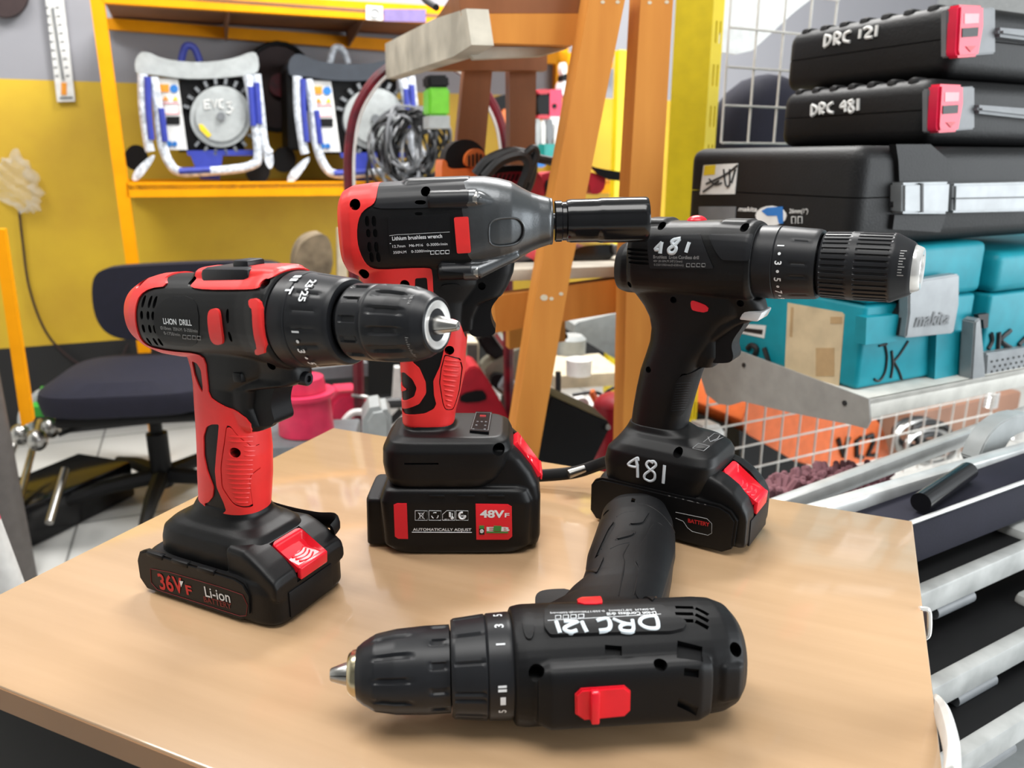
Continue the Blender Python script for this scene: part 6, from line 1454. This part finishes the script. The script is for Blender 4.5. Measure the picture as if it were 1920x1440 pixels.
# --- gridwall panels behind
GP = Pl(0, SA, S0+uE*.50)
def grid(label, pts4, pitch, r, corner_z):
    """square wire panel: origin pixel lower left, counts in L and Z"""
    (px0, py0), nL, nZ = pts4; A = GP((px0, py0)); b = BM()
    for i in range(nL+1): tube(b, [A+uL*pitch*i, A+uL*pitch*i+Vector((0, 0, pitch*nZ))], r, 6)
    for j in range(nZ+1): tube(b, [A+Vector((0, 0, pitch*j))-uE*r*1.6, A+uL*pitch*nL+Vector((0, 0, pitch*j))-uE*r*1.6], r, 6)
    o = solo('wire_grid', b, M['wire'], label, 'wire grid'); return o
grid('white wire grid panel standing below the white shelf in front of the orange vacuum', ((1310, 985), 18, 7), .052, .0021, 0)
grid('white wire grid panel above the shelf left of the black cases', ((1352, 268), 4, 5), .063, .0022, 0)
# --- yellow slotted upright
Yp = Pl(1.45, SA); c0 = Yp((1319, 300)); wl_ = (onplane(1252, 300, c0, Vector((math.cos(math.radians(-8)), math.sin(math.radians(-8)), 0)).cross(Vector((0, 0, 1))))-c0).length
dA = Vector((-math.cos(math.radians(-8)), -math.sin(math.radians(-8)), 0)); dB = Vector((math.cos(math.radians(40)), math.sin(math.radians(40)), 0))
yu = thing('slotted_upright', 'mustard yellow slotted steel upright between the wooden trestle and the wire grid', 'upright', (c0.x, c0.y, 0))
ztp = aty(1319, -60, c0.y).z
b = BM(); box(b, (c0.x, c0.y, 0), dA*wl_, Vector((.0, .004, 0)), (0, 0, ztp)); part('left_flange', b, M['yslot'], yu)
wB = .036; nB = Vector((-dB.y, dB.x, 0))
b = BM(); box(b, (c0.x, c0.y, 0), dB*wB, nB*.022, (0, 0, ztp)); m_ = bm_mesh(b)
cbm = BM()
for py in (60, 141, 218, 290, 770, 850):
    for k in (.38, .74):
        z_ = aty(1330, py, c0.y+.01).z; a = c0+dB*wB*k; box(cbm, Vector((a.x, a.y, z_-.02))-nB*.01-dB*.0022, dB*.0044, nB*.028, (0, 0, .040))
m_ = boolean(m_, bm_mesh(cbm), 'DIFFERENCE', 'EXACT'); m_.transform(MW[yu.name].inverted()); smooth(m_, 30); newobj('slotted_flange', m_, M['bright'], yu)  # lit side of the upright painted brighter than the mustard left flange
# --- white gusset and far background
b = BM(); Gp = Pl(1.38, SA+8); Gp.slab(b, [(1350, -20), (1545, -20), (1490, 22), (1440, 68), (1410, 95), (1380, 102), (1352, 98), (1345, 78), (1356, 45)], .004); solo('white_bracket', b, M['wht'], 'white steel shelf bracket at the top beside the yellow upright', 'bracket')
b = BM(); ball(b, aty(1430, 262, 1.75), .110, (1.12, .6, 1.2), 3); solo('black_hood', b, M['navy'], 'dark domed object behind the upper wire grid', 'hood')
# --- orange vacuum behind the lower grid
VP = Pl(0, SA, S0+uE*.60)
vc = thing('vacuum_cleaner', 'orange and black vacuum marked VC2 behind the lower wire grid', 'vacuum', VP((1520, 900)))
slabpart(vc, 'tank', M['vac'], VP, [(520, 800), (580, 800), (860, 860), (1150, 910), (1200, 970), (1235, 1120), (1200, 1170), (1120, 1180), (860, 1170), (640, 1110), (450, 970)], .22, qe, it=1, bev=.015)
slabpart(vc, 'lid', M['dark'], VP, [(440, 970), (640, 1080), (720, 1130), (860, 1180), (860, 1300), (560, 1300), (440, 1150)], .24, qe, back=-.01)
b = BM()
for st in ([(960, 1020), (985, 1110), (1015, 1010)], [(1080, 1015), (1055, 1030), (1055, 1110), (1085, 1115)], [(1100, 1015), (1135, 1000), (1140, 1040), (1110, 1105), (1155, 1105)]): VP.line(b, st, .006, qe, -.003, n=6)
part('marker_writing', b, M['pen'], vc, label='VC2 in black')
# hose coil, springs and dark things behind the grid
HC = thing('hose_coil', 'black and chrome coiled hose behind the wire grid right of the vacuum', 'hose', VP((1700, 860)))
for i, (cx_, cy_, rx, ry) in enumerate(((1700, 805, 42, 26), (1705, 815, 52, 34), (1712, 800, 34, 18), (1705, 825, 46, 30), (1700, 812, 24, 13))):
    b = BM(); VP.line(b, [(cx_+rx*math.cos(a*.45), cy_+ry*math.sin(a*.45)) for a in range(14)], .008, None, -.03-.01*i, 4, closed=True); part('hose_loop', b, M['steel' if i % 2 else 'blk'], HC)
SPg = thing('steel_springs', 'chrome coil springs behind the wire grid at right', 'springs', VP((1860, 860)))
for cx_, cy_ in ((1858, 752), (1850, 815), (1905, 812), (1835, 845)):
    b = BM(); P0 = VP((cx_, cy_)); pts = [P0+uL*(.016*math.cos(k*.7))+uE*(.016*math.sin(k*.7))+Vector((0, 0, -.02+k*.0010)) for k in range(45)]; tube(b, pts, .0035, 6); part('spring', b, M['chrome'], SPg)
b = BM(); box(b, VP((1330, 1010))+uE*.30, uL*1.3, uE*.02, (0, 0, .40)); solo('dark_backing_board', b, M['dark'], 'black board closing the lower shelf behind the wire grid', 'board')
b = BM(); box(b, VP((1760, 900))+uE*.1, uL*.5, uE*.1, (0, 0, .16), .01); solo('brown_crate', b, M['rackd'], 'dark brown crate behind the springs', 'crate')
b = BM(); Pl(0, SA, S0+uE*.56).slab(b, [(1318, 800), (1352, 797), (1362, 812), (1362, 850), (1320, 850)], .05, bev=.006); solo('padlock_box', b, M['wht'], 'white blue-edged box at the foot of the yellow upright', 'box')
# mop
mp_ = BM(); rnd = random.Random(11); MPl = Pl(0, SA, S0-uE*.02)
mt = thing('chenille_mop', 'mauve chenille duster lying behind the table corner', 'duster', atz(1530, 930, .70))
A, B_ = aty(1455, 930, .90), aty(1640, 896, 1.06); 
for i in range(230):
    k = rnd.random(); c = A.lerp(B_, k)+Vector((0, 0, -.012)); a = rnd.uniform(0, 2*math.pi); e = rnd.uniform(-.2, 1.0); d = Vector((math.cos(a)*math.cos(e), math.sin(a)*math.cos(e), math.sin(e)+.25)).normalized()
    R0 = .038*(1-.25*abs(2*k-1)); p0 = c+d*R0*.5; p1 = c+d*(R0+.008); tube(mp_, [p0, p0.lerp(p1, .6), p1, p1+d*.002], [.0046, .0050, .0042, .0015], 6)
o = part('pile', mp_, M['mop'], mt); o['kind'] = 'stuff'
b = BM(); tube(b, [A+Vector((0, 0, -.012)), B_+Vector((0, 0, -.012))], .022, 10); part('core', b, M['mop'], mt)
# ------------------------------------------------------------------ manual tile cutters stacked lower right
def rail(p0, p1, y0, y1): return aty(p0[0], p0[1], y0), aty(p1[0], p1[1], y1)
CT = thing('tile_cutter', 'uppermost tile cutter with two bright aluminium rails and grey handle', 'tile cutter', aty(1700, 985, .78), group='stacked tile cutters beside the table')
for (p0, p1, y0) in (((1440, 972), (1990, 762), .76), ((1520, 984), (2000, 836), .645)):
    a = aty(*p0, y0); c = onplane(*p1, a, Vector((-math.sin(math.radians(31)), math.cos(math.radians(31)), 0)))
    b = BM(); d = (c-a); box(b, a-Vector((0, 0, .006)), d, uE*.016, (0, 0, .019), .003); part('rail', b, M['alu'], CT)
def ply(pts, ph): return Pl(0, ph, pts)
TCa = 30
def cutter(yT, y0, label, root=None, first=False):
    """one cutter: dark deck with a bright edge bar; yT: pixel row of the edge bar at px 1720"""
    t = root or thing('tile_cutter', label, 'tile cutter', aty(1720, yT+60, y0), group='stacked tile cutters beside the table')
    E0 = aty(1700+max(0, yT-1105)*.22, yT, y0); u = Vector((math.cos(math.radians(TCa)), math.sin(math.radians(TCa)), 0)); n = Vector((-u.y, u.x, 0)); E0 = E0-u*.02
    b = BM(); box(b, E0+Vector((0, 0, -.036)), u*.75, n*.10, (0, 0, .034), .003); part('deck', b, M['navy' if False else 'dark'], t)
    b = BM(); box(b, E0+Vector((0, 0, -.026))-n*.012, u*.24, n*.014, (0, 0, .026), .003); part('edge_bar', b, M['worn'], t)
    b = BM(); box(b, E0+u*.215+Vector((0, 0, -.010))-n*.016, u*.11, n*.05, (0, 0, .018), .007); part('end_block', b, M['worn'], t)
    b = BM(); cyl(b, E0+u*.06-n*.004+Vector((0, 0, -.034)), E0+u*.12-n*.004+Vector((0, 0, -.034)), .007); part('foot_roller', b, M['mgrey'], t)
    return t
def deckplate(th, P_, y0):
    E0 = aty(1740, P_-18, y0); u = Vector((math.cos(math.radians(TCa)), math.sin(math.radians(TCa)), 0)); n = Vector((-u.y, u.x, 0)); E0 = E0-u*.05
    b = BM(); box(b, E0+Vector((0, 0, -.045)), u*.75, n*.055, (0, 0, .043), .003); part('deck', b, M['navy'], th)
    b = BM(); cyl(b, E0+Vector((0, 0, .002)), E0+u*.7+Vector((0, 0, .002)), .0022, n=8); part('scale_wire', b, M['alu'], th)
    b = BM(); cyl(b, E0+u*.055+n*.012+Vector((0, 0, .010)), E0+u*.17+n*.035+Vector((0, 0, .010)), .0095); part('cutter_knob', b, M['gloss'], th)
deckplate(CT, 990, .66)
GH = Pl(0, TCa, aty(1850, 860, .86))
b = BM(); GH.slab(b, [(1670, 1170), (1730, 1020), (1800, 940), (1900, 895), (2000, 900), (2000, 980), (1900, 990), (1830, 1050), (1790, 1160)], .022, qe, it=1, bev=.005); part('lever_handle', b, M['lgrey'], CT)
cutter(1105, .63, 'tile cutter with worn white edge bar just under the uppermost one')
cutter(1272, .575, 'tile cutter with white edge bar, second from below in the stack beside the table')
cutter(1410, .53, 'lowest visible tile cutter with white edge bar in the lower right corner')
b = BM(); a = atz(1735, 1200, .62); cbox(b, (a.x+.14, a.y+.28, .215), .55, .40, .43, math.radians(TCa), .004); solo('steel_stand', b, M['lgrey'], 'grey metal stand under the stacked tile cutters', 'stand')
# things fixed to the table's right side
a = atz(1738, 1165, .70)
clip = thing('chrome_clip', 'small chrome clip hooked on the right side of the table', 'clip', a)
b = BM(); tube(b, spline([aty(x, y, .43) for x, y in ((1724, 1141), (1740, 1143), (1743, 1160), (1741, 1190), (1730, 1198))], 4), .0016, 8); part('wire', b, M['chrome'], clip)
b = BM(); Pl(.435).slab(b, [(1722, 1148), (1738, 1148), (1737, 1192), (1726, 1196)], .006); part('plate', b, M['brown'], clip)
b = BM(); tube(b, spline([aty(x, y, .36-.03*k) for k, (x, y) in enumerate(((1752, 1325), (1766, 1340), (1778, 1375), (1786, 1420), (1782, 1470)))], 6), .0032, 8, flat=2.2); solo('white_strap', b, M['wht'], 'white strap looping out from the lower right side of the table', 'strap')
# ------------------------------------------------------------------ far shop front: window, end wall, ceiling
FW = Pl(5.2, RA)
b = BM(); A = FW((1290, 300)); C_ = FW((2300, 300)); box(b, (A.x, A.y, 0), (C_-A).xy.to_3d(), FW.n*.1, (0, 0, 3.2)); o = newobj('wall_far', bm_mesh(b), M['wht']); o['kind'] = 'structure'
b = BM(); FWw = Pl(5.15, RA); FWw.slab(b, [(1330, 92), (1640, 60), (1640, 200), (1330, 215)], .02); o = newobj('window_1', bm_mesh(b), mat('bright_daylight', (1, 1, 1), .5, emit=2.2)); o['kind'] = 'structure'
for k, (x0, x1, y_) in enumerate(((1438, 1484, 66), (1510, 1560, 34))):
    b = BM(); Pl(4.4, RA).slab(b, [(x0, y_-3), (x1, y_-1), (x1, y_+3), (x0, y_+2)], .05); lo = solo('fluorescent_tube', b, mat('lit_tube', (1, 1, 1), .5, emit=3), ('lit fluorescent tube nearer the white bracket' if k == 0 else 'lit fluorescent tube just left of the topmost case'), 'lamp')
    c_ = Vector(lo.location); b = BM(); cyl(b, (c_.x, c_.y, c_.z+.01), (c_.x, c_.y, 3.0), .006, n=8); part('hanger', b, M['wht'], lo)
